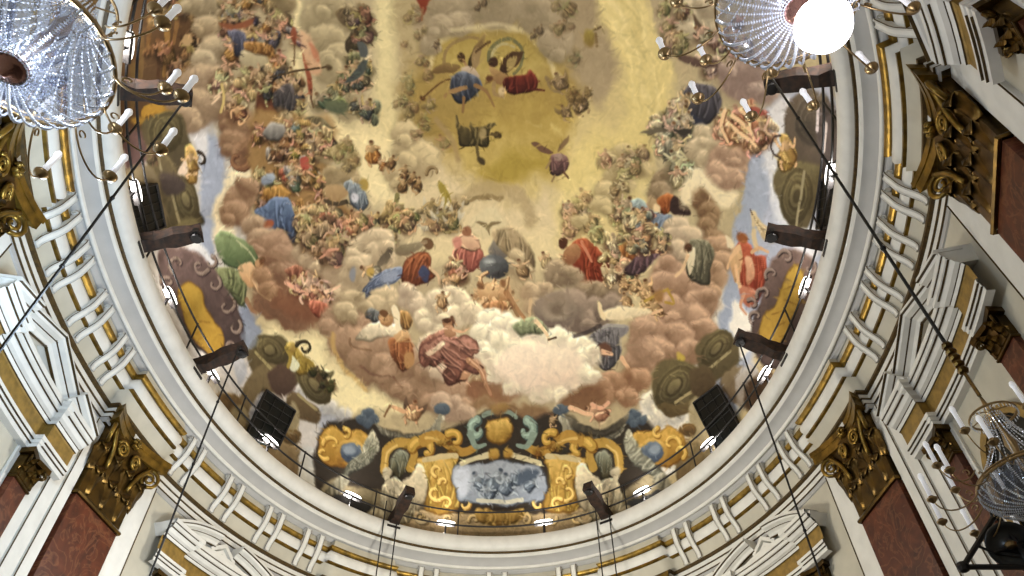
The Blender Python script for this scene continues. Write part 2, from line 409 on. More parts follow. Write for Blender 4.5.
RKO = [(a, b - .14 if b < 1 else b) for a, b in RK]
def bay(c, kind, label, lit=1):
    p, a = frame(c, 1.04, -RING); r = empty('tribune_surround', p, a)
    tag(r, label, 'tribune surround', 'framed tribune bays between the great pilasters')
    hw = 2.02; bl = [(c-hw, c-hw+.85), (c+hw-.85, c+hw)]; q = path(c-hw, c+hw, bl, .16, .25)
    sh = .45 if kind == 'tri' else .2
    def pt(name, prof, mat):
        o = sweep_plan(name, q, [(d_, z_-sh) for d_, z_ in prof], mat, kind=None); return local(o, r)
    pt('cornice', [(1.04, -2.46), (.66, -2.46), (.66, -2.54), (.70, -2.58), (.70, -2.64), (.73, -2.66), (.76, -2.68), (.80, -2.74), (.86, -2.78), (.90, -2.85)], M['white'])
    pt('frieze', [(.90, -2.85), (.93, -2.88), (.93, -3.16), (.93, -3.18)], M['goldpaint'])
    pt('architrave', [(.93, -3.18), (.88, -3.2), (.88, -3.28), (.90, -3.29), (.90, -3.36), (.92, -3.37), (.92, -3.46), (1.04, -3.48)], M['white'])
    for zz, dd in ((-2.56, .675), (-2.665, .725), (-2.782, .862), (-2.852, .90), (-3.285, .878), (-3.365, .898)):
        o = sweep_plan('gilt_line', q, [(dd-.008, zz-sh+.008), (dd-.012, zz-sh-.006), (dd+.02, zz-sh-.008)], M['line'], kind=None); local(o, r)
    if kind == 'tri':
        ap = -2.10; ft = -2.86
        for sx in (-1, 1):
            raking([(c, ap), (c+sx*1.15, ap+(ft-ap)*1.15/2.02)], RK, M['white'], r, 'raking_cornice')
            raking([(c+sx*1.15, ap+(ft-ap)*1.15/2.02 + .02), (c+sx*2.02, ft+.02)], RKO, M['white'], r, 'raking_block')
            for n_, d_, e_ in ((.075, .585, 0), (.185, .725, 0), (.315, .85, 0)):
                raking([(c, ap), (c+sx*1.15, ap+(ft-ap)*1.15/2.02)], [(n_, d_-.012), (n_+.012, d_-.012), (n_+.012, d_+.04), (n_, d_+.04)], M['line'], r, 'gilt_line')
                raking([(c+sx*1.15, ap+(ft-ap)*1.15/2.02+.02), (c+sx*2.02, ft+.02)], [(n_, d_-.153), (n_+.012, d_-.153), (n_+.012, d_-.1), (n_, d_-.1)], M['line'], r, 'gilt_line')
    else:
        R = 3.43; z0 = -2.03 - R
        def A(a0, a1, rr): return [(c + rr*math.sin(t), z0 + rr*math.cos(t)) for t in np.linspace(a0, a1, 14)]
        for sx in (-1, 1):
            raking(A(sx*.10, sx*.66, R), RK, M['white'], r, 'curved_cornice')
            for n_, d_ in ((.075, .585), (.185, .725), (.315, .85)):
                raking(A(sx*.10, sx*.66, R), [(n_, d_-.012), (n_+.012, d_-.012), (n_+.012, d_+.04), (n_, d_+.04)], M['line'], r, 'gilt_line')
        for rr, dl in ((3.02, .86), (2.86, .90), (2.70, .94)):
            raking(A(-.45, .45, rr), [(0, dl), (.12, dl), (.14, 1.04), (0, 1.04)], M['white'], r, 'arch_band')
            raking(A(-.45, .45, rr), [(.12, dl-.006), (.14, dl-.006), (.14, dl+.03), (.12, dl+.03)], M['line'], r, 'gilt_line')
        for sx in (-1, 1):
            for q_ in range(3): raking([(c, -2.12-.16*q_), (c+sx*.42, -2.42-.16*q_)], [(0, .86+.05*q_), (.09, .86+.05*q_), (.11, 1.04), (0, 1.04)], M['white'], r, 'crown_moulding')
    # small pilasters
    for sx in (-1, 1):
        x = sx*1.42; w_ = .27; zc = RING - 3.48 - sh
        b = MB(); b.box(x-w_, x+w_, 0, .2, .5, zc-.55, .02); b.build('small_shaft', M['marble'], r)
        b = MB(); b.box(x-w_-.03, x+w_+.03, 0, .24, zc-.57, zc-.52, .01); b.box(x-w_-.02, x+w_+.02, 0, .24, zc-.52, zc-.10, .02)
        for i in range(3): leaf(b, x+(-1+i)*w_*.75, .24, zc-.5, .24, .2, .1)
        for i in range(2): leaf(b, x+(-.5+i)*w_*1.2, .25, zc-.34, .24, .2, .13)
        for s2 in (-1, 1): volute(b, x+s2*w_*1.05, .30, zc-.2, .085, s2*.7, .7, th=.022)
        b.prism([(x-w_-.12, .36), (x, .28), (x+w_+.12, .36), (x+w_+.06, 0), (x-w_-.06, 0)], 2, zc-.1, zc); b.build('small_capital', M['oldgold'], r)
        b = MB(); b.box(x-w_-.14, x-w_-.02, 0, .08, .5, zc, .01); b.box(x+w_+.02, x+w_+.14, 0, .08, .5, zc, .01); b.build('side_strip', M['white'], r)
    # inner arched opening with frame and dark glass
    b = MB(); n = 16; zb = RING-7.2; zs = RING-5.6; ri, ro = .82, .98
    o_ = [(-ro, zb)] + [(-ro*math.cos(t), zs+ro*math.sin(t)) for t in np.linspace(0, math.pi, n)] + [(ro, zb)]
    i_ = [(-ri, zb)] + [(-ri*math.cos(t), zs+ri*math.sin(t)) for t in np.linspace(0, math.pi, n)] + [(ri, zb)]
    v = []; k = len(o_)
    for y in (.0, .12): v += [(x, y, z) for x, z in o_] + [(x, y, z) for x, z in i_]
    f = [(2*k+i, 2*k+i+1, 3*k+i+1, 3*k+i) for i in range(k-1)] + [(i, 2*k+i, 2*k+i+1, i+1)[::-1] for i in range(k-1)] + [(k+i, k+i+1, 3*k+i+1, 3*k+i)[::-1] for i in range(k-1)]
    b.add(v, f); b.build('arch_frame', M['goldpaint'], r)
    b = MB(); b.add([(x, .03, z) for x, z in i_], [tuple(range(k))]); b.build('glass', M['window'], r)
    return r
bay(15.25, 'tri', 'white pedimented surround with ochre frieze between the two left pilasters')
bay(-15.55, 'tri', 'white pedimented surround with gilded frieze between the two right pilasters')
bay(7.9, 'seg', 'curved-pediment surround at the lower left, right of the red pilaster')
bay(-7.95, 'seg', 'curved-pediment surround at the lower right, left of the red pilaster')
bay(-22.9, 'tri', 'pedimented surround in the upper right corner beyond the dark gilded capital')
# ---------------------------------------------------------------- the painted dome
HD = 6.2; DA, DB = OA+.5, OB+.5; DZ = RING + .3
CN = 1700; CR = 1.10            # canvas over the unrolled dome: angle from the crown outward
rng = np.random.default_rng(5)
canvas = np.zeros((CN, CN, 3), np.float32)
def unroll(px, py):
    """where a line of sight from the floor meets the dome, in the dome's own unrolled coordinates"""
    d = ray(px, py); o = np.array([-CX, -CY, CAMZ-DZ]); s = np.array([DA, DB, HD])
    D = d/s; O = o/s; a = (D*D).sum(-1); b = (D*O).sum(-1); c = (O*O).sum() - 1
    k = (-b + np.sqrt(np.maximum(b*b - a*c, 0)))/a
    p = O + D*k[..., None]; rho = 1 - np.arcsin(np.clip(p[..., 2], -1, 1))/(math.pi/2); h = np.hypot(p[..., 0], p[..., 1]) + 1e-9
    return np.stack([rho*p[..., 0]/h, rho*p[..., 1]/h], -1)
def T(pts):
    q = unroll(np.array([p[0] for p in pts], float), np.array([p[1] for p in pts], float))
    return (q + CR)/(2*CR)*(CN-1)
def up_noise(n, seed):
    g = np.random.default_rng(seed).random((n+3, n+3)).astype(np.float32)
    x = np.linspace(0, n, CN, dtype=np.float32); i = x.astype(int); f = x - i; f = f*f*(3-2*f)
    r = g[:, i]*(1-f) + g[:, i+1]*f; return r[i]*(1-f)[:, None] + r[i+1]*f[:, None]
def fbm(n, seed, octs=4, pers=.5):
    a = 1; t = 0; r = 0
    for k in range(octs): r = r + a*(up_noise(n*2**k, seed+k) - .5); t += a; a *= pers
    return r/t*2
NX1, NY1 = fbm(60, 10), fbm(60, 30); NF = fbm(190, 50, 3, .6); NX2, NY2 = fbm(16, 70), fbm(16, 90)
YY, XX = np.mgrid[0:CN, 0:CN].astype(np.float32)
def sc(p):
    a = T([p, (p[0]+2, p[1]), (p[0], p[1]+2)]); return (np.linalg.norm(a[1]-a[0]) + np.linalg.norm(a[2]-a[0]))/4
def spline(P, closed=True, k=5):
    P = [np.array(p, float) for p in P]; n = len(P); out = []
    for i in range(n if closed else n-1):
        if closed: a, b, c, d = P[i-1], P[i], P[(i+1) % n], P[(i+2) % n]
        else: a, b, c, d = P[max(i-1, 0)], P[i], P[i+1], P[min(i+2, n-1)]
        for j in range(k):
            t = j/k; out.append(.5*((2*b) + (-a+c)*t + (2*a-5*b+4*c-d)*t*t + (-a+3*b-3*c+d)*t**3))
    if not closed: out.append(P[-1])
    return out
def _col(c): return np.array(c, np.float32)/255
def put(x0, x1, y0, y1, m, c):
    s = canvas[y0:y1, x0:x1]; s += (c - s)*m[..., None]
def _bbox(P, pad):
    x0 = max(int(P[:, 0].min()-pad), 0); x1 = min(int(P[:, 0].max()+pad)+2, CN); y0 = max(int(P[:, 1].min()-pad), 0); y1 = min(int(P[:, 1].max()+pad)+2, CN)
    return x0, x1, y0, y1
def poly(pts, c, c2=None, d=(0, 1), soft=1.2, a=1., warp=1.5, smooth=True, fold=0., fn=3, fa=None, edge=None):
    """a painted patch; c to c2 along direction d; fold = drapery folds"""
    cen = (np.mean([p[0] for p in pts]), np.mean([p[1] for p in pts])); s = sc(cen)
    P = T(spline(pts) if smooth else pts); w = warp*s; so = max(soft*s, .7)
    x0, x1, y0, y1 = _bbox(P, so*2+w*1.5+2)
    if x1-x0 < 2 or y1-y0 < 2: return
    X = XX[y0:y1, x0:x1] + NX1[y0:y1, x0:x1]*w*2; Y = YY[y0:y1, x0:x1] + NY1[y0:y1, x0:x1]*w*2
    dist = np.full(X.shape, 1e9, np.float32); ins = np.zeros(X.shape, bool); n = len(P)
    for i in range(n):
        ax, ay = P[i]; bx, by = P[(i+1) % n]; ex, ey = bx-ax, by-ay; px, py = X-ax, Y-ay
        t = np.clip((px*ex+py*ey)/(ex*ex+ey*ey+1e-9), 0, 1); dist = np.minimum(dist, (px-t*ex)**2 + (py-t*ey)**2)
        cnd = ((ay > Y) != (by > Y)) & (X < (bx-ax)*(Y-ay)/((by-ay) if abs(by-ay) > 1e-9 else 1e-9) + ax); ins ^= cnd
    dist = np.sqrt(dist); sd = np.where(ins, dist, -dist); m = np.clip(sd/so*.5+.5, 0, 1)*a
    col = np.broadcast_to(_col(c), X.shape+(3,)).copy()
    q = T([cen, (cen[0]+d[0]*4, cen[1]+d[1]*4)]); g = q[1]-q[0]; g = g/(np.linalg.norm(g)+1e-9)
    pr = (X-q[0][0])*g[0] + (Y-q[0][1])*g[1]; ext = max(np.abs(((P-q[0])@g)).max(), 1)
    if c2 is not None:
        k = np.clip(pr/ext*.5+.5 + NF[y0:y1, x0:x1]*.18, 0, 1)[..., None]; col = col*(1-k) + _col(c2)*k
    if fold:
        an = math.radians(fa) if fa is not None else None
        if an is not None: qq = T([cen, (cen[0]+math.cos(an)*4, cen[1]+math.sin(an)*4)]); g2 = qq[1]-qq[0]; g2 /= np.linalg.norm(g2)
        else: g2 = np.array([-g[1], g[0]])
        pp = ((X-q[0][0])*g2[0] + (Y-q[0][1])*g2[1])/ext + NX1[y0:y1, x0:x1]*.9 + NY2[y0:y1, x0:x1]*.6
        am = np.clip(.55 + 1.2*NY1[y0:y1, x0:x1], .05, 1.2); wv = np.sin(pp*math.pi*fn*.8 + 1.5*NF[y0:y1, x0:x1])
        col *= (1 + fold*.6*am*np.where(wv > 0, np.abs(wv)**1.6, -np.abs(wv)**.8))[..., None]
    if fold:
        rr_ = np.clip(1 - sd/(3.2*s), 0, 1); dr = np.clip(pr/ext*1.2, -1, 1)
        col *= (1 - .42*rr_*np.clip(dr+.25, 0, 1) + .22*rr_*np.clip(-dr, 0, 1))[..., None]; col *= (1 + .16*np.clip(-pr/ext, -.6, 1) + .10*NF[y0:y1, x0:x1])[..., None]
    if edge is not None:
        k = (np.clip(1 - sd/(2.2*s), 0, 1)*.8)[..., None]; col = col*(1-k) + _col(edge)*k
    put(x0, x1, y0, y1, m, np.clip(col, 0, 1))
    if fold >= .17:
        wpx = max(p[0] for p in pts)-min(p[0] for p in pts); hpx = max(p[1] for p in pts)-min(p[1] for p in pts)
        if max(wpx, hpx) > 13: folds(pts, c, fa if fa is not None else math.degrees(math.atan2(d[1], d[0]))+90, max(3, int(max(wpx, hpx)/5)), int(cen[0]*3+cen[1]))
def inside(p, Q):
    x, y = p; c = False
    for i in range(len(Q)):
        ax, ay = Q[i-1]; bx, by = Q[i]
        if (ay > y) != (by > y) and x < (bx-ax)*(y-ay)/(by-ay)+ax: c = not c
    return c
def folds(pts, c, ang, n, seed):
    """long tapered drapery folds, dark beside light, inside an outline"""
    r = random.Random(seed); a = math.radians(ang); ux, uy = math.cos(a), math.sin(a); vx_, vy_ = -uy, ux
    cx, cy = np.mean([p[0] for p in pts]), np.mean([p[1] for p in pts]); Q = [tuple(p) for p in spline(pts)]
    us = [(p[0]-cx)*ux+(p[1]-cy)*uy for p in Q]; vs = [(p[0]-cx)*vx_+(p[1]-cy)*vy_ for p in Q]; u0, u1, v0, v1 = min(us), max(us), min(vs), max(vs)
    for k in range(n):
        u = u0 + (u1-u0)*(k+.5+r.uniform(-.3, .3))/n; bend = r.uniform(-.22, .22)*(u1-u0); sl = r.uniform(-.25, .25); L = []
        for t in np.linspace(0, 1, 16):
            v = v0 + (v1-v0)*t; w = u + bend*math.sin(t*3.1) + sl*(v-(v0+v1)/2); p = (cx+ux*w+vx_*v, cy+uy*w+vy_*v)
            if inside(p, Q): L.append(p)
        if len(L) < 5: continue
        i0 = r.randrange(0, max(1, len(L)//3)); L = L[i0:len(L)-r.randrange(0, max(1, len(L)//4))]
        if len(L) < 4: continue
        L = L[::2] if len(L) > 6 else L; wd = (u1-u0)/n
        stroke(L, wd*.5, tuple(q*.55 for q in c), .52, wd*.12, soft=wd*.18+.5); M_ = [(p[0]-ux*wd*.42, p[1]-uy*wd*.42) for p in L]
        stroke(M_, wd*.34, tuple(min(250, q*1.26+8) for q in c), .5, wd*.08, soft=wd*.14+.5)
def ell(x, y, rx, ry, c, c2=None, rot=0, **k):
    a = math.radians(rot); pts = [(x + rx*math.cos(t)*math.cos(a) - ry*math.sin(t)*math.sin(a), y + rx*math.cos(t)*math.sin(a) + ry*math.sin(t)*math.cos(a)) for t in np.linspace(0, 2*math.pi, 14, endpoint=False)]
    poly(pts, c, c2, smooth=False, **k)
def stroke(pts, w, c, a=1., w2=None, soft=.8, warp=.6, smooth=True):
    s = sc(pts[0]); P = T(spline(pts, False, 4) if smooth and len(pts) > 2 else pts); w2 = w if w2 is None else w2; R = max(w, w2)*s*.5
    x0, x1, y0, y1 = _bbox(P, R+soft*s+3)
    if x1-x0 < 2 or y1-y0 < 2: return
    X = XX[y0:y1, x0:x1] + NX1[y0:y1, x0:x1]*warp*s*2; Y = YY[y0:y1, x0:x1] + NY1[y0:y1, x0:x1]*warp*s*2; m = np.zeros(X.shape, np.float32); n = len(P)-1
    for i in range(n):
        ax, ay = P[i]; ex, ey = P[i+1]-P[i]; px, py = X-ax, Y-ay; t = np.clip((px*ex+py*ey)/(ex*ex+ey*ey+1e-9), 0, 1)
        r = (w + (w2-w)*(i+t)/n)*s*.5; dd = np.sqrt((px-t*ex)**2+(py-t*ey)**2); m = np.maximum(m, np.clip((r-dd)/max(soft*s, .8)+.5, 0, 1))
    put(x0, x1, y0, y1, m*a, _col(c))
def cloud(balls, lo, hi, d=(-.3, 1.), soft=1.4, a=1., rim=.5):
    """billowing cloud; each ball (x, y, r), dark on the side d, with a paler rim opposite and a soft fold beneath"""
    lo = tuple(v*.90 for v in lo); hi = tuple(min(250, v*1.05) for v in hi); l = math.hypot(*d); dx, dy = d[0]/l, d[1]/l
    r_ = random.Random(int(balls[0][0]*7)); B = []
    for x, y, r in balls:
        B.append((x, y, r))
        if r > 11:
            for k in range(1): t = r_.uniform(0, 6.28); q = r*r_.uniform(.45, .6); B.append((x+r*.72*math.cos(t), y+r*.62*math.sin(t), q))
    for x, y, r in B:
        ell(x+dx*r*.14, y+dy*r*.14, r*1.04, r*.92, tuple(v*.80 for v in lo), soft=r*.22+1.5, warp=1.5+r*.05, a=.38*a)
        ell(x, y, r, r*.88, hi, lo, soft=soft+r*.03, warp=1.6+r*.05, a=a, d=d)
        if r > 5:
            t0 = math.atan2(-dy, -dx)
            stroke([(x + r*.84*math.cos(t0+q), y + r*.74*math.sin(t0+q)) for q in (-.9, -.45, 0, .45, .9)], r*.2, tuple(min(252, v*1.10) for v in hi), rim*.9*a, soft=r*.10+.8, warp=1.2)
            ell(x+dx*r*.35, y+dy*r*.3, r*.42, r*.34, tuple(v*.93 for v in lo), soft=r*.3, warp=1.5, a=.45*a)
SK = (208, 174, 132)
def fig(x, y, h, ang, robe, robe2=None, skin=SK, hair=(92, 62, 42), seed=0, wings=None, a=1., arms=True):
    """a small painted figure: ang = direction of the head in degrees (270 = up)"""
    r = random.Random(int(x*13+y*7+seed)); an = math.radians(ang); ux, uy = math.cos(an), math.sin(an); vx, vy = -uy, ux
    def P(u, v): return (x + (ux*u + vx*v)*h, y + (uy*u + vy*v)*h)
    robe2 = robe2 or tuple(q*.6 for q in robe); sh = tuple(q*.62 for q in skin)
    if wings:
        for sd in (-1, 1):
            t = r.uniform(.3, .5); poly([P(.1, sd*.08), P(.25, sd*t*.7), P(.48, sd*t*1.1), P(.12, sd*t*1.15), P(-.08, sd*.3)], wings, tuple(q*.72 for q in wings), a=a, warp=.8, soft=.8)
    j = lambda: r.uniform(-.07, .07)
    for sd in (-1, 1):
        k = (-.28, sd*.14); kk = (-.42+j(), sd*(.22+j())); f = (-.62+j()*2, sd*(.10+j()*2))
        stroke([P(k[0]+.02, k[1]+.02), P(kk[0], kk[1]+.02), P(f[0]*.85, f[1]+.02)], h*.14, sh, .8*a, h*.09); stroke([P(*k), P(*kk), P(f[0]*.85, f[1])], h*.12, skin, a, h*.07)
    poly([P(.16+j(), -.13), P(.2, .1), P(.02+j(), .24+j()), P(-.2, .30+j()), P(-.42+j(), .16+j()), P(-.40+j(), -.12+j()), P(-.22, -.30+j()), P(0, -.22+j())], robe, robe2, d=(.5+.5*vx, .8), fold=.22, fn=r.choice((3, 4, 5)), fa=ang+r.uniform(50, 110), a=a, warp=1., soft=.9, edge=tuple(q*.55 for q in robe2))
    poly([P(.24, -.12), P(.24, .12), P(.05, .13+j()), P(-.03, -.02), P(.05, -.13+j())], skin, sh, d=(.6, .8), a=a, warp=.6, soft=.8)
    hl = tuple(min(250, q*1.28) for q in robe)
    for _ in range(2 if h > 14 else 1): u0, v0 = r.uniform(-.3, .1), r.uniform(-.15, .12); stroke([P(u0, v0), P(u0-.12, v0+r.uniform(-.12, .12))], h*.07, hl, .75*a, h*.03, soft=.7)
    if arms:
        for sd in ((-1, 1) if h > 19 else (r.choice((-1, 1)),)):
            e = (.12+j()*1.5, sd*(.22+j())); hh = (.16+r.uniform(-.2, .28), sd*(.33+j())); stroke([P(.2, sd*.11), P(e[0]-.03, e[1]), P(hh[0]-.03, hh[1])], h*.11, sh, .7*a, h*.08); stroke([P(.2, sd*.11), P(*e), P(*hh)], h*.1, skin, a, h*.07)
    hx, hy = P(.345+j()*.4, j()*.6); ell(hx, hy, h*.10, h*.11, skin, sh, a=a, warp=.3, soft=.7, d=(.6, .8)); hx2, hy2 = hx+ux*h*.045-.2, hy+uy*h*.045; ell(hx2, hy2, h*.075, h*.06, hair, rot=ang+90, a=a*.9, warp=.3, soft=.7)
def crowd(Q, n, h, pal, seed, a=.95, skin=SK, wing=.0, shadow=(96, 70, 50)):
    n = int(n*.72); h = h*1.22
    r = random.Random(seed); x0, x1 = min(p[0] for p in Q), max(p[0] for p in Q); y0, y1 = min(p[1] for p in Q), max(p[1] for p in Q); k = 0; L = []
    while k < n:
        p = (r.uniform(x0, x1), r.uniform(y0, y1))
        if not inside(p, Q): continue
        k += 1; L.append(p)
    L.sort(key=lambda p: p[1])
    for p in L:
        c = r.choice(pal); hh = h*r.uniform(.75, 1.25); sk = tuple(q*r.uniform(.88, 1.06) for q in skin)
        ell(p[0]+r.uniform(-1, 1), p[1]+hh*.25, hh*.44, hh*.32, tuple(q*.8 for q in shadow), a=.62*a, soft=hh*.14, warp=2)
        if r.random() < .45: ell(p[0]+r.uniform(-.6, .6)*hh, p[1]+r.uniform(-.5, .5)*hh, hh*.34, hh*.2, c, tuple(q*.62 for q in c), rot=r.uniform(0, 180), a=a*.9, soft=1, warp=2.2, fold=.25)
        fig(p[0], p[1], hh, r.uniform(215, 325), c, tuple(q*r.uniform(.5, .75) for q in c), sk, hair=r.choice(((82, 56, 38), (120, 88, 55), (150, 130, 105))), seed=seed, a=a, wings=(205, 195, 170) if r.random() < wing else None)
def scroll(x, y, r, a0, turn, w, c, dark):
    pts = [(x + r*(1-.75*t)*math.cos(a0+turn*t), y + r*(1-.75*t)*math.sin(a0+turn*t)) for t in np.linspace(0, 1, 9)]
    stroke([(p[0]+.8, p[1]+1) for p in pts], w*1.25, dark, 1, w*.6); stroke(pts, w, c, 1, w*.5); stroke([(p[0]-.5, p[1]-.7) for p in pts], w*.35, tuple(min(255, q*1.18) for q in c), .9, w*.2)
def oval_arcs(x, y, rx, ry, rot, cols, n, dark, a=1.):
    for k in range(n):
        f = 1 - k/n*.82; ell(x, y, rx*f, ry*f, cols[k % len(cols)], tuple(q*.72 for q in cols[k % len(cols)]), rot=rot, soft=1, warp=.8, a=a); 
        if k % 2 == 0: ell(x+.6, y+.6, rx*(f-.05), ry*(f-.05), dark, rot=rot, soft=.8, warp=.8, a=.55*a)

# --- ground tones
canvas[:] = _col((204, 188, 146))
gl = (np.clip(fbm(7, 200, 4)*.9+.5, 0, 1)[..., None]); canvas[:] = canvas*(1-gl) + _col((176, 160, 128))*gl
cream = (222, 206, 158); yel = (214, 192, 118); mauve = (164, 146, 116); olive = (172, 148, 80); gbe = (186, 168, 132)
poly([(380, -30), (430, -30), (425, 60), (440, 112), (450, 170), (400, 150), (395, 60)], (176, 159, 118), (170, 150, 110), soft=10, warp=6)
poly([(425, -40), (560, -40), (600, 0), (615, 60), (600, 130), (570, 90), (545, 40), (490, 22), (440, 35), (425, 60)], (158, 142, 116), mauve, soft=5, warp=5)
ell(492, 100, 92, 82, (168, 142, 80), (152, 126, 64), soft=14, warp=6); ell(520, 150, 75, 45, (174, 146, 68), (196, 172, 98), rot=-15, soft=16, warp=8)
ell(500, 55, 65, 26, (166, 140, 66), (180, 158, 88), soft=8, warp=5); ell(515, 168, 40, 14, (172, 146, 56), rot=-20, soft=8, warp=5)
stroke([(428, 70), (445, 40), (480, 27), (520, 30), (545, 48), (560, 80)], 6, (206, 188, 138), .8, soft=4, warp=3)
poly([(560, -30), (598, -30), (612, 50), (640, 115), (650, 170), (600, 200), (560, 190), (575, 120), (600, 90)], (188, 170, 122), (214, 192, 128), soft=8, warp=6)
poly([(592, -30), (650, -30), (664, 40), (676, 85), (664, 112), (640, 150), (600, 190), (560, 200), (575, 150), (625, 110), (608, 50)], (222, 202, 136), (214, 192, 118), soft=7, warp=7)
poly([(560, -20), (590, -20), (604, 40), (612, 85), (590, 95), (570, 60)], (158, 140, 110), (168, 150, 118), soft=6, warp=6)
poly([(640, -20), (668, -20), (690, 60), (684, 80), (664, 40)], (176, 158, 128), (190, 172, 134), soft=5, warp=4)
for x0, x1, c, w in ((600, 640, (228, 210, 146), 5), (628, 660, (232, 214, 150), 7), (618, 668, (204, 182, 112), 4), (645, 676, (226, 206, 138), 5), (610, 650, (232, 214, 156), 4), (632, 640, (200, 180, 116), 5)):
    stroke([(x0, -10), ((x0+x1)/2+3, 50), (x1, 112)], w, c, .55, w*.4, soft=4, warp=5)
for k in range(46):
    x = rng.uniform(440, 665); y = rng.uniform(118, 215); stroke([(x, y), (x+rng.uniform(-14, 14), y+rng.uniform(-9, 12))], rng.uniform(2, 6), [(226, 208, 140), (184, 158, 86), (206, 186, 120), (166, 140, 70)][k % 4], .35, 1, soft=3, warp=4)
poly([(290, -20), (305, -20), (300, 60), (312, 115), (330, 150), (400, 200), (430, 240), (400, 220), (350, 160), (320, 130), (295, 110)], cream, (226, 208, 160), soft=5, warp=4)
poly([(374, -20), (392, -20), (392, 60), (398, 112), (410, 150), (370, 140), (374, 80)], (216, 202, 152), (206, 188, 138), soft=6, warp=4)
poly([(330, 118), (420, 150), (425, 200), (380, 205), (345, 160)], (222, 204, 154), (226, 210, 164), soft=8, warp=5)
poly([(400, 150), (440, 150), (470, 185), (520, 205), (560, 190), (570, 240), (430, 250), (400, 220)], (198, 180, 142), (208, 190, 150), soft=10, warp=6)
poly([(440, 245), (520, 240), (575, 225), (580, 260), (500, 270), (420, 262)], (214, 196, 150), (206, 190, 148), soft=8, warp=5)
poly([(560, 190), (640, 170), (650, 240), (590, 250), (560, 240)], (216, 198, 134), (206, 186, 132), soft=9, warp=6)
# --- sky with its clouds at the two sides
sky = (158, 168, 192); wc = (214, 212, 214)
poly([(795, 80), (835, 90), (845, 200), (830, 260), (800, 290), (780, 260), (760, 330), (735, 420), (700, 440), (705, 360), (712, 290), (740, 220), (748, 170), (765, 110)], (176, 180, 198), sky, soft=6, warp=4)
poly([(752, 128), (765, 120), (768, 190), (760, 240), (742, 290), (735, 345), (722, 352), (718, 310), (728, 262), (738, 215)], (166, 178, 204), (146, 160, 190), soft=3, warp=4)
poly([(770, 110), (790, 100), (800, 175), (800, 220), (786, 235), (772, 205), (765, 160)], wc, (204, 208, 218), soft=3, warp=4)
poly([(732, 300), (748, 310), (756, 335), (744, 358), (733, 345)], (226, 222, 214), (216, 212, 204), soft=2, warp=3)
poly([(720, 255), (735, 245), (722, 300), (716, 350), (702, 340), (706, 300)], (226, 214, 190), (222, 218, 208), soft=3, warp=3)
poly([(640, 445), (640, 400), (665, 385), (695, 352), (715, 345), (700, 400), (712, 440), (680, 470), (655, 480)], (222, 214, 196), (206, 204, 200), soft=3, warp=4)
cloud([(668, 385, 12), (655, 400, 12), (668, 412, 14), (650, 425, 10), (690, 362, 9), (680, 440, 12), (665, 455, 10)], (186, 182, 176), (228, 220, 200), d=(.6, .8))
poly([(100, 60), (200, 60), (215, 130), (240, 170), (250, 240), (240, 330), (300, 360), (340, 430), (250, 470), (190, 380), (130, 300)], (198, 192, 184), (190, 186, 184), soft=6, warp=5)
poly([(196, 128), (215, 140), (224, 165), (216, 205), (215, 240), (206, 268), (196, 245), (200, 205), (198, 165)], (168, 178, 202), (146, 156, 182), soft=3, warp=4)
poly([(186, 112), (202, 118), (210, 140), (204, 160), (196, 150)], (214, 212, 214), soft=2, warp=3)
poly([(240, 165), (228, 175), (216, 200), (214, 240), (224, 232), (232, 240), (236, 210), (255, 190), (262, 175)], (234, 220, 184), (228, 212, 178), soft=3, warp=3)
poly([(192, 240), (205, 245), (216, 262), (210, 275), (196, 268), (185, 255)], (220, 218, 218), (190, 192, 202), soft=2, warp=3)
poly([(240, 300), (256, 322), (262, 345), (248, 352), (236, 330)], (128, 138, 164), (140, 148, 166), soft=3, warp=3)
poly([(258, 310), (290, 320), (330, 330), (345, 372), (392, 398), (400, 412), (362, 412), (340, 425), (318, 405), (300, 365), (270, 345)], (228, 214, 168), (232, 218, 172), soft=4, warp=4)
poly([(318, 405), (345, 418), (372, 425), (350, 440), (322, 432)], (178, 180, 190), (150, 158, 178), soft=3, warp=3)
cloud([(330, 408, 9), (345, 414, 8), (300, 392, 9)], (172, 172, 176), (208, 204, 196))
# --- brown architecture and figures at the upper left
poly([(120, -20), (200, -20), (198, 50), (200, 78), (180, 100), (165, 130), (120, 140)], (112, 88, 62), (98, 74, 52), soft=4, warp=4)
for x, y, w, c in ((140, 60, 9, (128, 102, 66)), (150, 20, 7, (140, 104, 62)), (132, 90, 8, (120, 96, 56)), (167, 50, 6, (170, 128, 68)), (176, 20, 6, (150, 112, 70)), (158, 70, 5, (90, 64, 44)), (128, 40, 5, (86, 70, 52))):
    stroke([(x, y-24), (x+1, y), (x-2, y+24)], w, c, .9, w*.7, warp=1.5)
crowd([(150, -10), (198, -10), (200, 70), (170, 95), (150, 60)], 16, 19, [(168, 128, 74), (120, 92, 62), (146, 108, 72), (188, 150, 96), (98, 76, 58)], 3, skin=(190, 150, 104), shadow=(64, 46, 32))
for k in range(5): ell(196-k*6.5, 60+k*7, 6, 5, (168, 134, 90), (110, 80, 52), rot=40, soft=.8); stroke([(199-k*6.5, 64+k*7), (192-k*6.5, 66+k*7)], 2, (62, 44, 30))
scroll(194, 40, 7, 0, 5.2, 3.2, (72, 56, 42), (44, 32, 24)); ell(187, 42, 5, 7, (196, 164, 118), soft=1)
stroke([(145, 112), (155, 108), (168, 112), (176, 114)], 9, (206, 146, 34), 1, 7); stroke([(146, 117), (170, 120)], 2.5, (96, 66, 24)); ell(140, 120, 8, 4, (176, 132, 50))
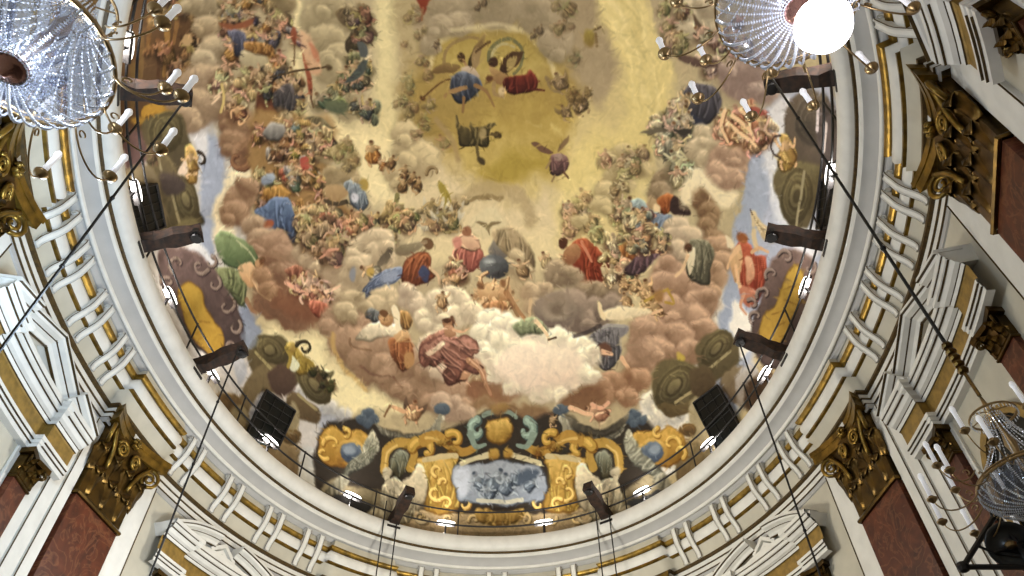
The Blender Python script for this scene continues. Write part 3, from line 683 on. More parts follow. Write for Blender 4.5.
# --- large clouds, left half
cloud([(212, 8, 22), (225, 22, 14), (193, 5, 12)], (150, 132, 104), (186, 170, 138)); cloud([(208, 28, 15), (216, 52, 20), (203, 62, 14)], (158, 138, 110), (196, 178, 146))
cloud([(186, 92, 16), (180, 104, 12), (204, 86, 24), (200, 108, 22), (222, 108, 18), (188, 118, 14)], (154, 128, 104), (190, 166, 134))
cloud([(236, 118, 18), (246, 132, 20), (232, 142, 14)], (132, 100, 78), (168, 136, 106)); cloud([(247, 152, 16)], (104, 74, 54), (156, 122, 94), d=(.6, .8)); scroll(238, 158, 12, .2, 4.2, 6, (134, 98, 72), (98, 66, 48))
crowd([(214, 70), (252, 66), (262, 100), (244, 116), (222, 104)], 13, 17, [(212, 184, 138), (190, 160, 116), (170, 130, 84), (206, 176, 120)], 9, skin=(224, 190, 146), shadow=(110, 80, 56))
stroke([(222, 84), (224, 98), (221, 112)], 3, (214, 186, 110)); stroke([(212, 104), (220, 96)], 2.2, (226, 196, 160)); stroke([(214, 98), (222, 92)], 2, (226, 196, 160))
crowd([(218, -12), (300, -12), (300, 50), (284, 66), (250, 62), (228, 50)], 52, 17, [(150, 112, 72), (190, 162, 122), (98, 92, 102), (178, 122, 66), (206, 178, 130), (120, 92, 74), (150, 144, 140), (186, 140, 76)], 12)
poly([(218, 22), (232, 24), (252, 20), (250, 27), (230, 30)], (150, 92, 62), soft=1.2); poly([(228, 30), (246, 34), (244, 50), (236, 58), (232, 44)], (110, 110, 128), (70, 72, 90), fold=.2)
poly([(244, 50), (262, 52), (268, 62), (252, 68), (240, 62)], (202, 188, 152), (160, 146, 116), soft=1.2); poly([(246, 42), (268, 44), (276, 56), (258, 54), (246, 50)], (176, 128, 68), (130, 90, 48), fold=.2)
poly([(258, 90), (272, 78), (280, 95), (274, 124), (258, 122)], (126, 72, 48), (92, 56, 42), soft=1.6, fold=.15)
crowd([(256, 70), (300, 66), (304, 112), (288, 124), (262, 118)], 22, 16, [(110, 96, 78), (80, 78, 82), (176, 150, 110), (150, 110, 70), (196, 170, 130)], 15)
poly([(276, 92), (290, 84), (296, 102), (288, 118), (276, 112)], (92, 86, 84), (60, 58, 62), fold=.3)
cloud([(286, 4, 10), (276, -8, 12)], (136, 118, 90), (160, 142, 108))
# banner, staff, grey cloud, darker group
cloud([(318, 18, 18), (330, 4, 16), (348, 16, 14), (322, 40, 20), (338, 56, 18), (330, 70, 15), (348, 110, 13), (352, 96, 11)], (164, 148, 114), (184, 168, 132))
poly([(300, 30), (310, 36), (318, 56), (322, 72), (310, 74), (302, 56)], (214, 176, 138), (204, 158, 120), soft=1.6, a=.9); poly([(308, 40), (316, 48), (320, 62), (314, 58)], (186, 112, 80), soft=1.5, a=.8)
poly([(291, 32), (294, 26), (297, 33), (295, 46), (292, 42)], (166, 92, 62), (130, 70, 48), soft=.8); stroke([(294, 46), (294, 66)], 1.4, (110, 84, 56)); poly([(300, 52), (306, 64), (311, 76), (313, 92), (309, 92), (305, 72)], (176, 100, 66), (140, 70, 48), soft=.8); stroke([(311, 90), (312, 100), (314, 108)], 2.2, (96, 56, 40), 1, 1)
stroke([(270, 77), (300, 71), (330, 67)], 1.8, (84, 68, 48)); ell(330, 69, 3, 3, (90, 74, 52))
poly([(334, 12), (348, 6), (360, 8), (366, 18), (374, 28), (376, 36), (362, 36), (354, 44), (348, 54), (346, 40), (354, 28), (342, 26)], (118, 102, 76), (96, 82, 64), fold=.25, soft=1)
crowd([(336, 4), (368, 6), (374, 36), (356, 48), (344, 24)], 10, 15, [(126, 110, 84), (98, 86, 68), (150, 134, 104)], 17, skin=(160, 136, 100), shadow=(80, 68, 50))
crowd([(340, 50), (372, 52), (370, 112), (326, 120), (318, 100), (340, 84)], 26, 16, [(140, 132, 100), (96, 98, 94), (120, 120, 88), (168, 152, 112), (108, 112, 92)], 19, skin=(188, 166, 122), shadow=(104, 94, 66))
poly([(358, 66), (366, 62), (362, 74), (352, 80), (343, 83)], (82, 86, 82), soft=.8); poly([(358, 42), (366, 44), (367, 58), (360, 58)], (92, 94, 92), soft=.8); ell(337, 106, 12, 8, (112, 116, 90), (90, 96, 78), soft=2)
crowd([(405, 10), (425, 10), (430, 110), (412, 112), (404, 60)], 14, 13, [(168, 146, 102), (152, 130, 90)], 21, a=.5, skin=(186, 160, 116), shadow=(140, 120, 84))
poly([(415, -6), (432, -6), (428, 4), (424, 16), (420, 6)], (150, 62, 34), (120, 52, 32), soft=1); stroke([(423, 8), (422, 20)], 2.4, (140, 100, 70))
# --- angels of the central opening
cloud([(456, 8, 26), (500, 2, 30), (540, 18, 22), (556, 44, 18), (430, 45, 12), (440, 26, 14)], (152, 136, 108), (170, 154, 126), rim=.3)
stroke([(452, 30), (470, 28), (500, 24), (522, 32)], 4, (206, 190, 146), .6, soft=3)
for x, y in ((478, 6), (484, 2), (534, 34), (541, 30), (438, 44)): fig(x, y, 11, 280, (138, 118, 92), skin=(150, 128, 98), a=.7)
stroke([(444, 64), (446, 52), (456, 42), (470, 38), (478, 38)], 3, (136, 112, 78), .8, warp=1)
poly([(468, 66), (471, 52), (480, 38), (487, 33), (485, 42), (478, 54), (472, 66)], (122, 102, 64), (96, 78, 50), soft=.7, fold=.1); poly([(460, 66), (450, 62), (440, 64), (432, 72), (442, 74), (456, 72)], (140, 116, 72), (108, 86, 54), soft=.7)
poly([(472, 52), (482, 48), (480, 62), (474, 70)], (146, 122, 86), soft=.8); stroke([(476, 52), (486, 44), (490, 42)], 2.4, (96, 74, 46)); ell(461, 57, 4, 5, (76, 56, 36), soft=.7); stroke([(463, 60), (468, 68)], 3, (160, 128, 86))
poly([(462, 68), (472, 66), (480, 76), (474, 80), (464, 76)], (192, 172, 148), (160, 142, 120), soft=.7); poly([(454, 76), (464, 72), (478, 78), (482, 88), (474, 98), (462, 102), (454, 98), (450, 88)], (88, 92, 102), (54, 58, 70), fold=.25, soft=.8)
stroke([(450, 92), (466, 88)], 4, (150, 118, 80)); stroke([(476, 86), (486, 92), (494, 107)], 4.6, (140, 108, 70), 1, 2); stroke([(464, 98), (463, 112)], 4, (134, 104, 66), 1, 2.4); stroke([(450, 80), (440, 84), (424, 97)], 1.8, (104, 76, 42)); ell(423, 98, 2.6, 3, (84, 58, 34)); stroke([(446, 94), (444, 97)], 2.6, (150, 116, 76))
stroke([(490, 60), (490, 52), (496, 44), (508, 39), (518, 44), (523, 54), (521, 66), (514, 74)], 4, (112, 108, 76), 1, 3, warp=1); stroke([(492, 58), (494, 50), (503, 44), (514, 47)], 2.4, (168, 158, 116), .9)
poly([(500, 70), (504, 58), (514, 52), (523, 51), (520, 62), (510, 72), (503, 76)], (88, 66, 44), (66, 46, 32), soft=.7); poly([(508, 60), (518, 56), (514, 68), (507, 72)], (156, 134, 84), soft=.8); ell(494, 62, 4.4, 5.6, (72, 50, 36), soft=.7)
poly([(490, 66), (500, 72), (508, 78), (502, 86), (492, 80)], (176, 142, 94), (132, 100, 66), soft=.8); ell(489, 79, 3.6, 3.6, (96, 64, 40)); poly([(504, 82), (514, 76), (526, 74), (530, 70), (536, 80), (534, 90), (520, 94), (506, 92)], (116, 50, 36), (84, 36, 28), fold=.25, soft=.8); stroke([(532, 89), (544, 91)], 3, (92, 44, 34), 1, 1.8); stroke([(494, 84), (494, 94), (504, 97)], 5, (150, 124, 84), 1, 3, warp=1); ell(502, 92, 4, 4, (196, 172, 130))
poly([(457, 116), (459, 124), (468, 126), (470, 121), (474, 127), (486, 126), (496, 124), (490, 134), (489, 145), (478, 147), (462, 146), (458, 138)], (112, 100, 64), (76, 66, 42), fold=.35, fn=5, soft=.7); ell(483, 134, 4, 5, (150, 132, 92)); ell(498, 136, 4, 4.4, (74, 60, 36), soft=.7); stroke([(490, 134), (497, 135)], 3, (98, 82, 50)); stroke([(477, 147), (479, 158), (484, 164)], 3.6, (104, 90, 56), 1, 2.6); ell(482, 161, 4, 4, (78, 66, 44)); stroke([(459, 124), (457, 116)], 2, (96, 84, 56))
poly([(531, 143), (540, 144), (552, 150), (548, 153), (538, 150)], (112, 86, 68), soft=.6); poly([(569, 136), (566, 144), (558, 151), (560, 143)], (132, 108, 78), soft=.6); poly([(549, 156), (556, 152), (566, 156), (568, 166), (560, 175), (550, 172)], (132, 104, 98), (84, 62, 60), fold=.3, soft=.7); ell(558, 156, 5, 4, (156, 132, 120)); stroke([(550, 160), (546, 168)], 2, (150, 124, 88)); stroke([(564, 172), (569, 178)], 2, (104, 78, 58)); stroke([(555, 175), (552, 181)], 2, (140, 116, 82))
for x, y, h in ((560, 82, 22), (579, 102, 26), (565, 112, 18)): fig(x, y, h, 250, (142, 122, 98), (106, 88, 66), (168, 142, 104), wings=(140, 118, 84), a=.8)
stroke([(546, 78), (552, 90), (560, 92)], 3, (132, 112, 84), .8); ell(590, 38, 6, 8, (158, 138, 62), (132, 108, 60), soft=2); stroke([(594, 30), (601, 27)], 2, (110, 92, 62)); stroke([(596, 34), (597, 46)], 3, (126, 104, 72), .8)
crowd([(556, 0), (575, 10), (578, 60), (560, 50)], 9, 14, [(160, 138, 100), (140, 120, 84)], 23, a=.45, skin=(176, 152, 112), shadow=(140, 120, 88))
for k in range(8): fig(576+rng.uniform(-6, 14), 94+rng.uniform(-4, 16), 12, 260, (142, 118, 72), skin=(168, 140, 92), a=.55)
# --- middle left crowd on the golden ground
poly([(256, 112), (300, 118), (330, 122), (338, 150), (326, 160), (340, 200), (352, 224), (300, 230), (262, 212), (250, 172)], (170, 134, 84), (150, 116, 76), soft=4, warp=4)
cloud([(300, 136, 9), (312, 150, 10), (322, 158, 9), (285, 120, 9), (330, 178, 12), (348, 176, 12), (352, 160, 9)], (150, 130, 98), (186, 166, 126))
poly([(304, 120), (314, 116), (326, 122), (333, 132), (328, 148), (318, 150), (318, 136), (308, 128)], (96, 88, 68), (130, 116, 88), fold=.3, soft=.8)
crowd([(258, 118), (300, 124), (332, 132), (330, 158), (316, 168), (328, 198), (346, 218), (296, 232), (264, 206), (254, 160)], 82, 16, [(180, 138, 74), (206, 178, 130), (132, 98, 64), (150, 148, 146), (192, 104, 76), (160, 118, 64), (212, 190, 146), (118, 100, 84), (196, 160, 92)], 25)
poly([(270, 122), (284, 126), (280, 140), (270, 142), (262, 134)], (150, 146, 140), (116, 112, 108), fold=.15); poly([(300, 160), (308, 158), (309, 168), (303, 170)], (196, 84, 66), soft=.8)
ell(268, 179, 7, 4.6, (176, 188, 206), (120, 132, 152), rot=-30); poly([(264, 190), (280, 186), (290, 194), (276, 200), (266, 202)], (188, 140, 66), (150, 104, 50), fold=.2)
poly([(264, 205), (272, 198), (286, 196), (292, 208), (298, 222), (300, 234), (292, 242), (284, 232), (274, 226), (262, 216), (256, 212)], (100, 126, 170), (60, 78, 118), fold=.25, fn=4, soft=1); poly([(258, 222), (270, 218), (276, 230), (264, 232)], (88, 112, 156), (58, 74, 112), soft=1); ell(268, 224, 5, 4, (176, 96, 62))
cloud([(336, 150, 7), (345, 145, 8)], (176, 156, 108), (200, 180, 130)); crowd([(334, 140), (352, 142), (354, 172), (340, 176)], 8, 14, [(182, 162, 110), (166, 142, 92)], 27, a=.6, skin=(192, 166, 116), shadow=(150, 128, 84))
fig(373, 152, 26, 265, (182, 128, 62), (146, 92, 46), (206, 170, 120)); fig(382, 164, 18, 240, (164, 112, 60), (126, 84, 50)); 
cloud([(392, 172, 10), (398, 184, 9), (408, 152, 16), (420, 160, 20), (405, 132, 14)], (176, 156, 118), (198, 180, 138), rim=.3)
for x, y in ((391, 162), (404, 172), (412, 178), (418, 184), (403, 185)): fig(x, y, 17, 285, (132, 104, 68), (96, 74, 50), (190, 156, 110))
poly([(344, 184), (352, 180), (362, 188), (367, 202), (360, 212), (350, 206), (348, 196)], (136, 144, 148), (96, 104, 116), fold=.2, soft=.9); ell(354, 198, 4, 5, (196, 196, 204)); ell(364, 184, 5, 6, (176, 148, 72)); stroke([(325, 200), (336, 204), (346, 202)], 4, (88, 76, 60)); poly([(326, 184), (346, 190), (344, 200), (328, 198)], (186, 156, 112), (158, 128, 90), soft=1)
stroke([(397, 195), (394, 216)], 5, (132, 124, 82)); stroke([(403, 209), (392, 222)], 4.4, (126, 118, 78)); crowd([(362, 208), (420, 206), (424, 240), (372, 242)], 20, 16, [(176, 150, 100), (140, 138, 100), (160, 146, 104), (196, 168, 116)], 29, skin=(206, 174, 122))
crowd([(398, 95), (440, 100), (446, 150), (420, 140), (400, 130)], 16, 13, [(172, 150, 108), (156, 134, 94)], 31, a=.5, skin=(188, 162, 116), shadow=(148, 126, 90)); stroke([(436, 120), (452, 140), (458, 160)], 6, (156, 132, 94), .7, soft=3)
crowd([(296, 206), (352, 212), (372, 226), (340, 248), (306, 236)], 30, 17, [(200, 170, 122), (150, 120, 88), (176, 146, 104), (120, 94, 72), (190, 112, 84)], 33, skin=(222, 184, 136))
# arched glory and the dove
stroke([(444, 222), (452, 206), (470, 194), (492, 189), (512, 196), (526, 208), (530, 222)], 15, (172, 152, 112), .8, soft=6, warp=4); stroke([(470, 200), (482, 196), (498, 198)], 5, (128, 108, 74), .7, soft=2, warp=3)
poly([(468, 226), (490, 208), (506, 226), (498, 236), (476, 236)], (206, 192, 154), (196, 180, 142), soft=2); poly([(476, 224), (486, 223), (489, 226), (492, 223), (502, 223), (492, 229), (490, 236), (487, 229)], (128, 112, 82), soft=.7)
poly([(438, 182), (444, 184), (450, 200), (452, 212), (452, 232), (446, 230), (445, 212)], (166, 146, 58), (136, 116, 46), soft=.8); scroll(434, 172, 8, 3.0, 3.4, 3, (140, 120, 88), (108, 88, 60))
crowd([(420, 198), (448, 200), (464, 212), (460, 222), (424, 226)], 11, 20, [(172, 150, 110), (150, 128, 92)], 35, skin=(180, 150, 110), wing=.8, shadow=(130, 110, 80), a=.85)
# --- middle band: clouds and holy groups
cloud([(240, 200, 16), (236, 212, 15), (248, 188, 12)], (138, 106, 82), (182, 150, 120)); cloud([(252, 226, 13), (262, 240, 16)], (150, 122, 98), (192, 166, 136))
cloud([(272, 252, 22), (268, 275, 22), (282, 262, 20), (276, 300, 25), (300, 312, 24), (290, 290, 26), (312, 300, 20), (316, 280, 20)], (132, 98, 76), (176, 146, 120), d=(-.5, .9))
poly([(262, 288), (284, 312), (312, 326), (332, 322), (334, 306), (306, 304), (280, 288)], (150, 104, 76), (124, 82, 60), soft=4, warp=3, a=.7)
cloud([(302, 252, 11), (312, 260, 12), (324, 266, 12), (334, 274, 11), (345, 292, 12), (346, 302, 11)], (176, 152, 124), (212, 192, 158)); crowd([(300, 222), (340, 226), (352, 246), (340, 262), (312, 254), (298, 240)], 20, 19, [(150, 126, 100), (118, 92, 72), (186, 160, 126), (168, 140, 110)], 37, skin=(206, 172, 132))
crowd([(292, 272), (324, 272), (334, 290), (326, 306), (302, 300)], 20, 19, [(222, 172, 140), (206, 140, 110), (226, 190, 160), (180, 116, 90)], 39, skin=(232, 188, 154), shadow=(140, 86, 64)); poly([(310, 300), (326, 304), (330, 314), (320, 320), (312, 312)], (196, 116, 88), (150, 72, 52), fold=.2, soft=.8); stroke([(286, 282), (298, 290), (308, 294)], 5, (228, 172, 142), 1, 3); stroke([(326, 292), (340, 286)], 4, (232, 196, 164), 1, 2.4)
cloud([(368, 248, 20), (378, 240, 16), (356, 262, 14), (352, 276, 14), (366, 268, 18), (384, 256, 14)], (176, 156, 126), (208, 190, 158))
poly([(378, 262), (388, 250), (394, 250), (388, 262), (380, 268)], (92, 84, 70), (124, 112, 96), soft=.8); fig(370, 272, 26, 210, (182, 170, 146), (140, 130, 110)); ell(371, 272, 4, 5, (196, 160, 76)); ell(352, 274, 3, 8, (132, 138, 152), a=.8)
poly([(358, 298), (365, 285), (380, 274), (396, 266), (404, 270), (398, 281), (376, 290), (367, 298)], (112, 126, 156), (70, 82, 114), fold=.28, fn=5, fa=60, soft=.9); poly([(380, 278), (392, 270), (398, 276), (386, 284)], (150, 162, 188), soft=1.5, a=.7)
poly([(401, 268), (408, 257), (421, 252), (431, 256), (432, 272), (436, 278), (420, 284), (404, 286)], (160, 94, 56), (112, 62, 40), fold=.28, fn=4, fa=20, soft=.9, edge=(84, 48, 34)); poly([(418, 272), (424, 266), (430, 274), (424, 282)], (76, 86, 124), (58, 64, 98), soft=1.2); ell(428, 244, 5, 6, (112, 86, 60), soft=.8); stroke([(426, 242), (414, 248), (402, 254)], 4, (142, 122, 96)); poly([(396, 250), (412, 242), (424, 246), (404, 256)], (150, 138, 112), (120, 106, 86), soft=.9); stroke([(430, 268), (438, 276), (440, 284)], 3, (206, 176, 140))
poly([(452, 258), (455, 248), (462, 242), (474, 242), (482, 250), (483, 262), (474, 271), (460, 271)], (190, 116, 98), (146, 82, 70), fold=.22, fn=4, fa=10, soft=.9, edge=(112, 64, 54)); poly([(456, 246), (458, 237), (467, 233), (477, 238), (481, 248), (468, 252)], (198, 164, 132), (160, 118, 94), fold=.18, fa=80, soft=.8); stroke([(459, 243), (467, 248), (476, 244)], 3, (222, 188, 150), 1, 2); poly([(460, 240), (468, 236), (478, 242), (480, 248), (466, 250)], (218, 182, 148), (190, 150, 120), soft=.8); ell(467, 232, 5, 5.4, (150, 104, 76), soft=.8); ell(456, 242, 5, 6, (200, 132, 112), soft=1.2); crowd([(446, 258), (466, 262), (468, 282), (448, 284)], 7, 15, [(190, 120, 90), (206, 168, 130)], 41)
poly([(488, 252), (494, 240), (506, 238), (510, 252), (500, 262)], (136, 128, 116), (104, 98, 92), soft=1); poly([(492, 236), (512, 228), (526, 242), (534, 262), (528, 276), (512, 262)], (150, 134, 104), (128, 108, 82), fold=.2, soft=1.5); cloud([(516, 256, 9), (512, 268, 9), (524, 272, 9)], (160, 140, 108), (196, 178, 142)); fig(522, 268, 22, 250, (160, 134, 98), (126, 100, 72))
ell(494, 267, 15, 12.5, (118, 120, 120), (64, 64, 66), rot=20, soft=.9, warp=.6, d=(.4, .9)); ell(489, 262, 5, 3, (176, 180, 178), soft=2, a=.8); ell(500, 276, 8, 3, (62, 58, 56), soft=1.5, a=.6)
for x, y, h, an in ((484, 292, 26, 255), (500, 292, 28, 285), (508, 300, 24, 300), (492, 308, 24, 240), (478, 300, 20, 220)): fig(x, y, h, an, (206, 176, 128), (150, 116, 76), (218, 180, 132))
poly([(477, 289), (486, 283), (497, 286), (496, 297), (483, 299)], (224, 192, 142), (176, 132, 88), soft=.8); poly([(498, 288), (508, 285), (510, 297), (500, 300)], (216, 178, 130), (160, 116, 76), soft=.8)
for L_, w_ in (([(482, 286), (480, 277), (487, 272)], 3.4), ([(492, 287), (494, 279)], 3), ([(505, 288), (508, 278)], 3.4), ([(484, 298), (490, 308), (486, 316)], 4.4), ([(494, 298), (500, 308), (506, 314)], 4.4), ([(486, 298), (478, 306)], 3.6)):
    stroke([(p[0]+1.2, p[1]+1) for p in L_], w_*1.1, (112, 76, 50), .8, w_*.7); stroke(L_, w_, (220, 184, 136), 1, w_*.6)
ell(481, 285, 3, 3, (150, 108, 72), (110, 76, 50)); ell(503, 284, 3, 3, (140, 100, 66)); ell(476, 293, 3, 3.4, (206, 166, 120), (140, 100, 66))
stroke([(506, 292), (514, 304), (524, 318)], 6, (160, 112, 74), 1, 4); stroke([(508, 300), (518, 316)], 3, (120, 80, 52), .7); poly([(484, 304), (500, 300), (508, 312), (496, 320), (484, 316)], (176, 128, 84), (128, 84, 56), fold=.3)
fig(568, 256, 20, 270, (190, 170, 116)); fig(545, 260, 20, 255, (196, 174, 128), (160, 136, 96))
poly([(572, 262), (570, 250), (574, 242), (584, 238), (594, 244), (600, 252), (612, 260), (610, 268), (602, 268), (606, 282), (600, 288), (586, 288), (576, 276)], (172, 76, 38), (118, 46, 28), fold=.3, fn=4, soft=.9); stroke([(582, 242), (588, 254), (592, 262)], 4, (206, 132, 96), .9, 2); poly([(563, 262), (566, 250), (574, 244), (582, 250), (578, 260), (570, 268)], (186, 138, 96), (120, 78, 52), soft=.8); ell(564, 243, 4.6, 6, (88, 54, 36), soft=.7); stroke([(564, 266), (562, 276)], 3.4, (150, 100, 68))
cloud([(556, 272, 14), (572, 276, 12), (588, 290, 12), (604, 292, 12), (620, 292, 11)], (132, 114, 94), (178, 158, 128)); cloud([(540, 292, 13), (534, 306, 11), (530, 290, 10)], (160, 138, 112), (196, 174, 140))
cloud([(596, 312, 17), (580, 318, 16), (572, 302, 16), (612, 306, 14), (560, 320, 14)], (122, 108, 98), (160, 142, 124)); ell(556, 310, 22, 20, (154, 138, 120), (112, 100, 92), soft=1.5); ell(555, 308, 14, 13, (138, 122, 106), (156, 142, 124), soft=2.5); ell(556, 309, 6, 6, (120, 106, 92), soft=2.5)
stroke([(531, 300), (530, 318), (537, 330)], 4, (196, 168, 130), 1, 3); fig(612, 276, 22, 300, (206, 182, 134)); crowd([(600, 236), (628, 238), (632, 270), (612, 280), (604, 262)], 14, 16, [(206, 186, 146), (190, 164, 116), (216, 200, 160)], 43, skin=(226, 196, 152))
poly([(618, 246), (634, 242), (642, 252), (636, 262), (624, 256)], (206, 136, 66), (170, 96, 44), fold=.2, soft=.9); poly([(626, 266), (636, 256), (652, 250), (670, 252), (654, 260), (644, 272), (634, 276), (626, 272)], (112, 92, 98), (84, 62, 62), fold=.22, soft=.9); stroke([(646, 252), (668, 252)], 4, (118, 78, 52), .9, 2)
crowd([(560, 196), (600, 192), (640, 190), (650, 214), (640, 240), (600, 236), (566, 232)], 44, 15, [(208, 186, 130), (186, 160, 110), (196, 176, 124), (168, 146, 104)], 45, a=.75, skin=(218, 190, 138), shadow=(150, 126, 84))
cloud([(614, 160, 12), (624, 150, 10), (616, 176, 13), (604, 190, 11), (600, 204, 12), (628, 186, 10), (640, 168, 11), (580, 220, 9)], (178, 158, 112), (204, 186, 140), rim=.35); crowd([(604, 150), (650, 140), (656, 180), (612, 190)], 16, 15, [(196, 178, 134), (170, 148, 108)], 47, a=.7, skin=(212, 184, 138), shadow=(148, 126, 90))
poly([(628, 204), (640, 198), (650, 208), (664, 214), (666, 224), (650, 226), (634, 222)], (142, 156, 154), (104, 116, 124), fold=.2, soft=1); poly([(640, 216), (656, 212), (676, 218), (680, 240), (668, 250), (656, 236), (644, 228)], (120, 140, 164), (84, 102, 132), fold=.25, fn=5, soft=1); crowd([(616, 206), (650, 200), (656, 240), (630, 248)], 16, 17, [(186, 170, 128), (206, 188, 146), (140, 148, 136)], 49)
cloud([(664, 182, 14), (660, 192, 12)], (136, 116, 90), (172, 152, 122)); cloud([(702, 200, 13), (708, 212, 12), (706, 226, 10), (712, 236, 10)], (128, 100, 74), (166, 138, 106)); poly([(656, 200), (666, 194), (674, 196), (672, 208), (664, 214), (658, 208)], (182, 104, 48), (140, 72, 34), fold=.2, soft=.9); poly([(674, 196), (684, 204), (690, 214), (680, 216), (670, 210)], (78, 60, 54), (60, 46, 44), soft=.9); ell(652, 202, 5, 8, (198, 172, 130), (150, 126, 92)); ell(656, 208, 4, 5, (222, 196, 150))
cloud([(678, 228, 14), (672, 240, 15), (688, 238, 16), (676, 252, 13)], (178, 156, 132), (208, 190, 160)); crowd([(640, 228), (664, 226), (664, 250), (644, 252)], 8, 14, [(142, 146, 128), (186, 166, 126)], 51)
cloud([(716, 246, 14), (722, 262, 12), (714, 276, 14), (704, 290, 14)], (158, 126, 98), (198, 166, 134)); cloud([(668, 274, 18), (664, 288, 20), (686, 286, 18), (700, 304, 18), (690, 322, 22), (668, 310, 18), (704, 330, 14), (676, 340, 20), (648, 330, 18), (655, 352, 18), (640, 362, 16), (690, 352, 14)], (152, 118, 94), (196, 164, 136), d=(-.1, 1))
poly([(690, 240), (700, 240), (708, 242), (714, 256), (710, 270), (708, 284), (694, 282), (686, 272), (688, 256)], (128, 124, 104), (92, 88, 74), fold=.3, fn=4, soft=.9); poly([(690, 248), (696, 250), (694, 268), (690, 276), (688, 262)], (228, 218, 190), (206, 192, 160), soft=.8); ell(688, 248, 4, 4.6, (92, 66, 46)); stroke([(688, 256), (682, 270), (676, 276)], 4, (222, 190, 148), 1, 3)
for x, y, h, an in ((636, 284, 20, 280), (646, 290, 26, 260), (650, 300, 24, 290), (655, 308, 22, 240), (624, 282, 18, 270), (626, 300, 18, 250)): fig(x, y, h, an, (202, 172, 126), (156, 116, 76), (216, 178, 128))
stroke([(645, 301), (658, 294), (668, 290)], 2.8, (196, 158, 60)); stroke([(668, 290), (674, 304), (666, 302)], 2.6, (190, 150, 56)); stroke([(652, 314), (662, 310)], 3, (224, 186, 144)); ell(660, 296, 6, 6, (164, 122, 74), soft=2)
poly([(604, 310), (622, 306), (646, 310), (650, 314), (632, 318), (612, 320), (604, 316)], (236, 222, 186), (214, 196, 160), soft=1.2); poly([(597, 302), (601, 304), (606, 318), (602, 318)], (222, 202, 160), soft=.8)
poly([(588, 338), (596, 330), (606, 324), (626, 324), (628, 330), (620, 340), (622, 350), (614, 366), (604, 370), (596, 362), (590, 350)], (128, 124, 124), (82, 80, 84), fold=.28, fn=5, soft=.9); stroke([(594, 332), (608, 326), (624, 326)], 2.6, (160, 156, 150), .8); ell(604, 350, 7, 6, (110, 80, 64)); stroke([(602, 352), (612, 354)], 5, (222, 180, 144), 1, 3); stroke([(622, 358), (628, 368), (634, 376)], 5, (222, 180, 140), 1, 3.4)
cloud([(610, 384, 16), (600, 392, 14), (625, 385, 14), (640, 378, 12), (628, 396, 12)], (156, 116, 88), (190, 154, 122)); ell(628, 376, 6, 6, (130, 92, 66), soft=3, a=.5); cloud([(650, 352, 12), (640, 345, 13), (642, 328, 12)], (170, 136, 110), (198, 166, 138))
# right side: dark figure, pinkish group, red angel
cloud([(690, 14, 16), (700, 24, 18), (684, 30, 12), (710, 8, 14)], (170, 154, 128), (212, 198, 168)); poly([(692, 14), (698, 20), (708, 34), (716, 42), (710, 44), (700, 34), (694, 24)], (110, 92, 74), (86, 72, 60), soft=1.2); stroke([(694, 34), (702, 40), (712, 46)], 3, (102, 84, 68))
crowd([(658, 4), (680, 0), (690, 40), (676, 54), (664, 40)], 12, 16, [(186, 164, 128), (166, 140, 104)], 53, skin=(210, 184, 144), a=.8, shadow=(140, 116, 90)); crowd([(700, 30), (740, 20), (760, 60), (724, 80), (700, 60)], 20, 18, [(186, 160, 140), (140, 112, 98), (206, 180, 156)], 55, skin=(214, 184, 152), shadow=(110, 84, 72))
poly([(680, 54), (700, 58), (722, 62), (720, 68), (700, 66), (680, 60)], (112, 92, 82), (96, 78, 72), soft=1); cloud([(740, 80, 22), (758, 70, 20), (764, 92, 14), (726, 70, 10)], (158, 134, 124), (190, 170, 156))
cloud([(700, 88, 10), (690, 96, 9), (684, 108, 9)], (150, 140, 118), (184, 172, 142)); poly([(680, 100), (688, 84), (700, 82), (714, 88), (722, 100), (716, 118), (706, 126), (694, 124), (688, 116)], (98, 94, 98), (66, 64, 72), fold=.25, fn=4, soft=1); poly([(683, 108), (694, 112), (708, 126), (702, 130), (690, 122)], (62, 64, 78), soft=1); ell(692, 96, 4, 4, (198, 180, 140))
crowd([(656, 104), (686, 96), (704, 130), (700, 160), (680, 182), (668, 160), (656, 134)], 32, 19, [(176, 166, 138), (206, 192, 160), (120, 118, 108), (190, 174, 140), (150, 146, 128)], 57, skin=(216, 196, 156), shadow=(120, 112, 90))
poly([(640, 131), (656, 128), (670, 130), (656, 134)], (112, 104, 88), soft=.9); poly([(674, 128), (690, 130), (684, 136)], (70, 66, 60), soft=1)
cloud([(702, 134, 11), (698, 150, 13), (706, 160, 12), (716, 150, 12)], (190, 170, 136), (218, 202, 170)); cloud([(722, 162, 16), (734, 170, 13), (728, 178, 13), (716, 172, 12), (740, 156, 12)], (172, 140, 116), (204, 174, 146)); poly([(690, 176), (700, 168), (720, 186), (736, 192), (728, 206), (718, 204), (700, 188), (684, 210), (682, 190)], (236, 222, 188), (228, 212, 174), soft=3, warp=3)
crowd([(722, 104), (758, 100), (768, 120), (758, 146), (736, 148), (720, 132)], 26, 20, [(226, 188, 146), (206, 160, 120), (176, 112, 84), (232, 200, 160)], 59, skin=(236, 200, 156), shadow=(134, 88, 64))
for p in (((726, 122), (742, 134), (756, 146)), ((732, 116), (748, 128), (754, 140)), ((724, 112), (722, 128), (728, 142)), ((740, 110), (748, 118), (750, 130))): stroke(p, 4.4, (238, 202, 156), 1, 3); stroke([(q[0]+2.6, q[1]-1.6) for q in p], 1.4, (140, 90, 62), .8)
poly([(752, 106), (762, 109), (768, 113), (760, 116), (753, 112)], (182, 92, 78), soft=.8); stroke([(764, 130), (770, 118)], 2.4, (206, 172, 150))
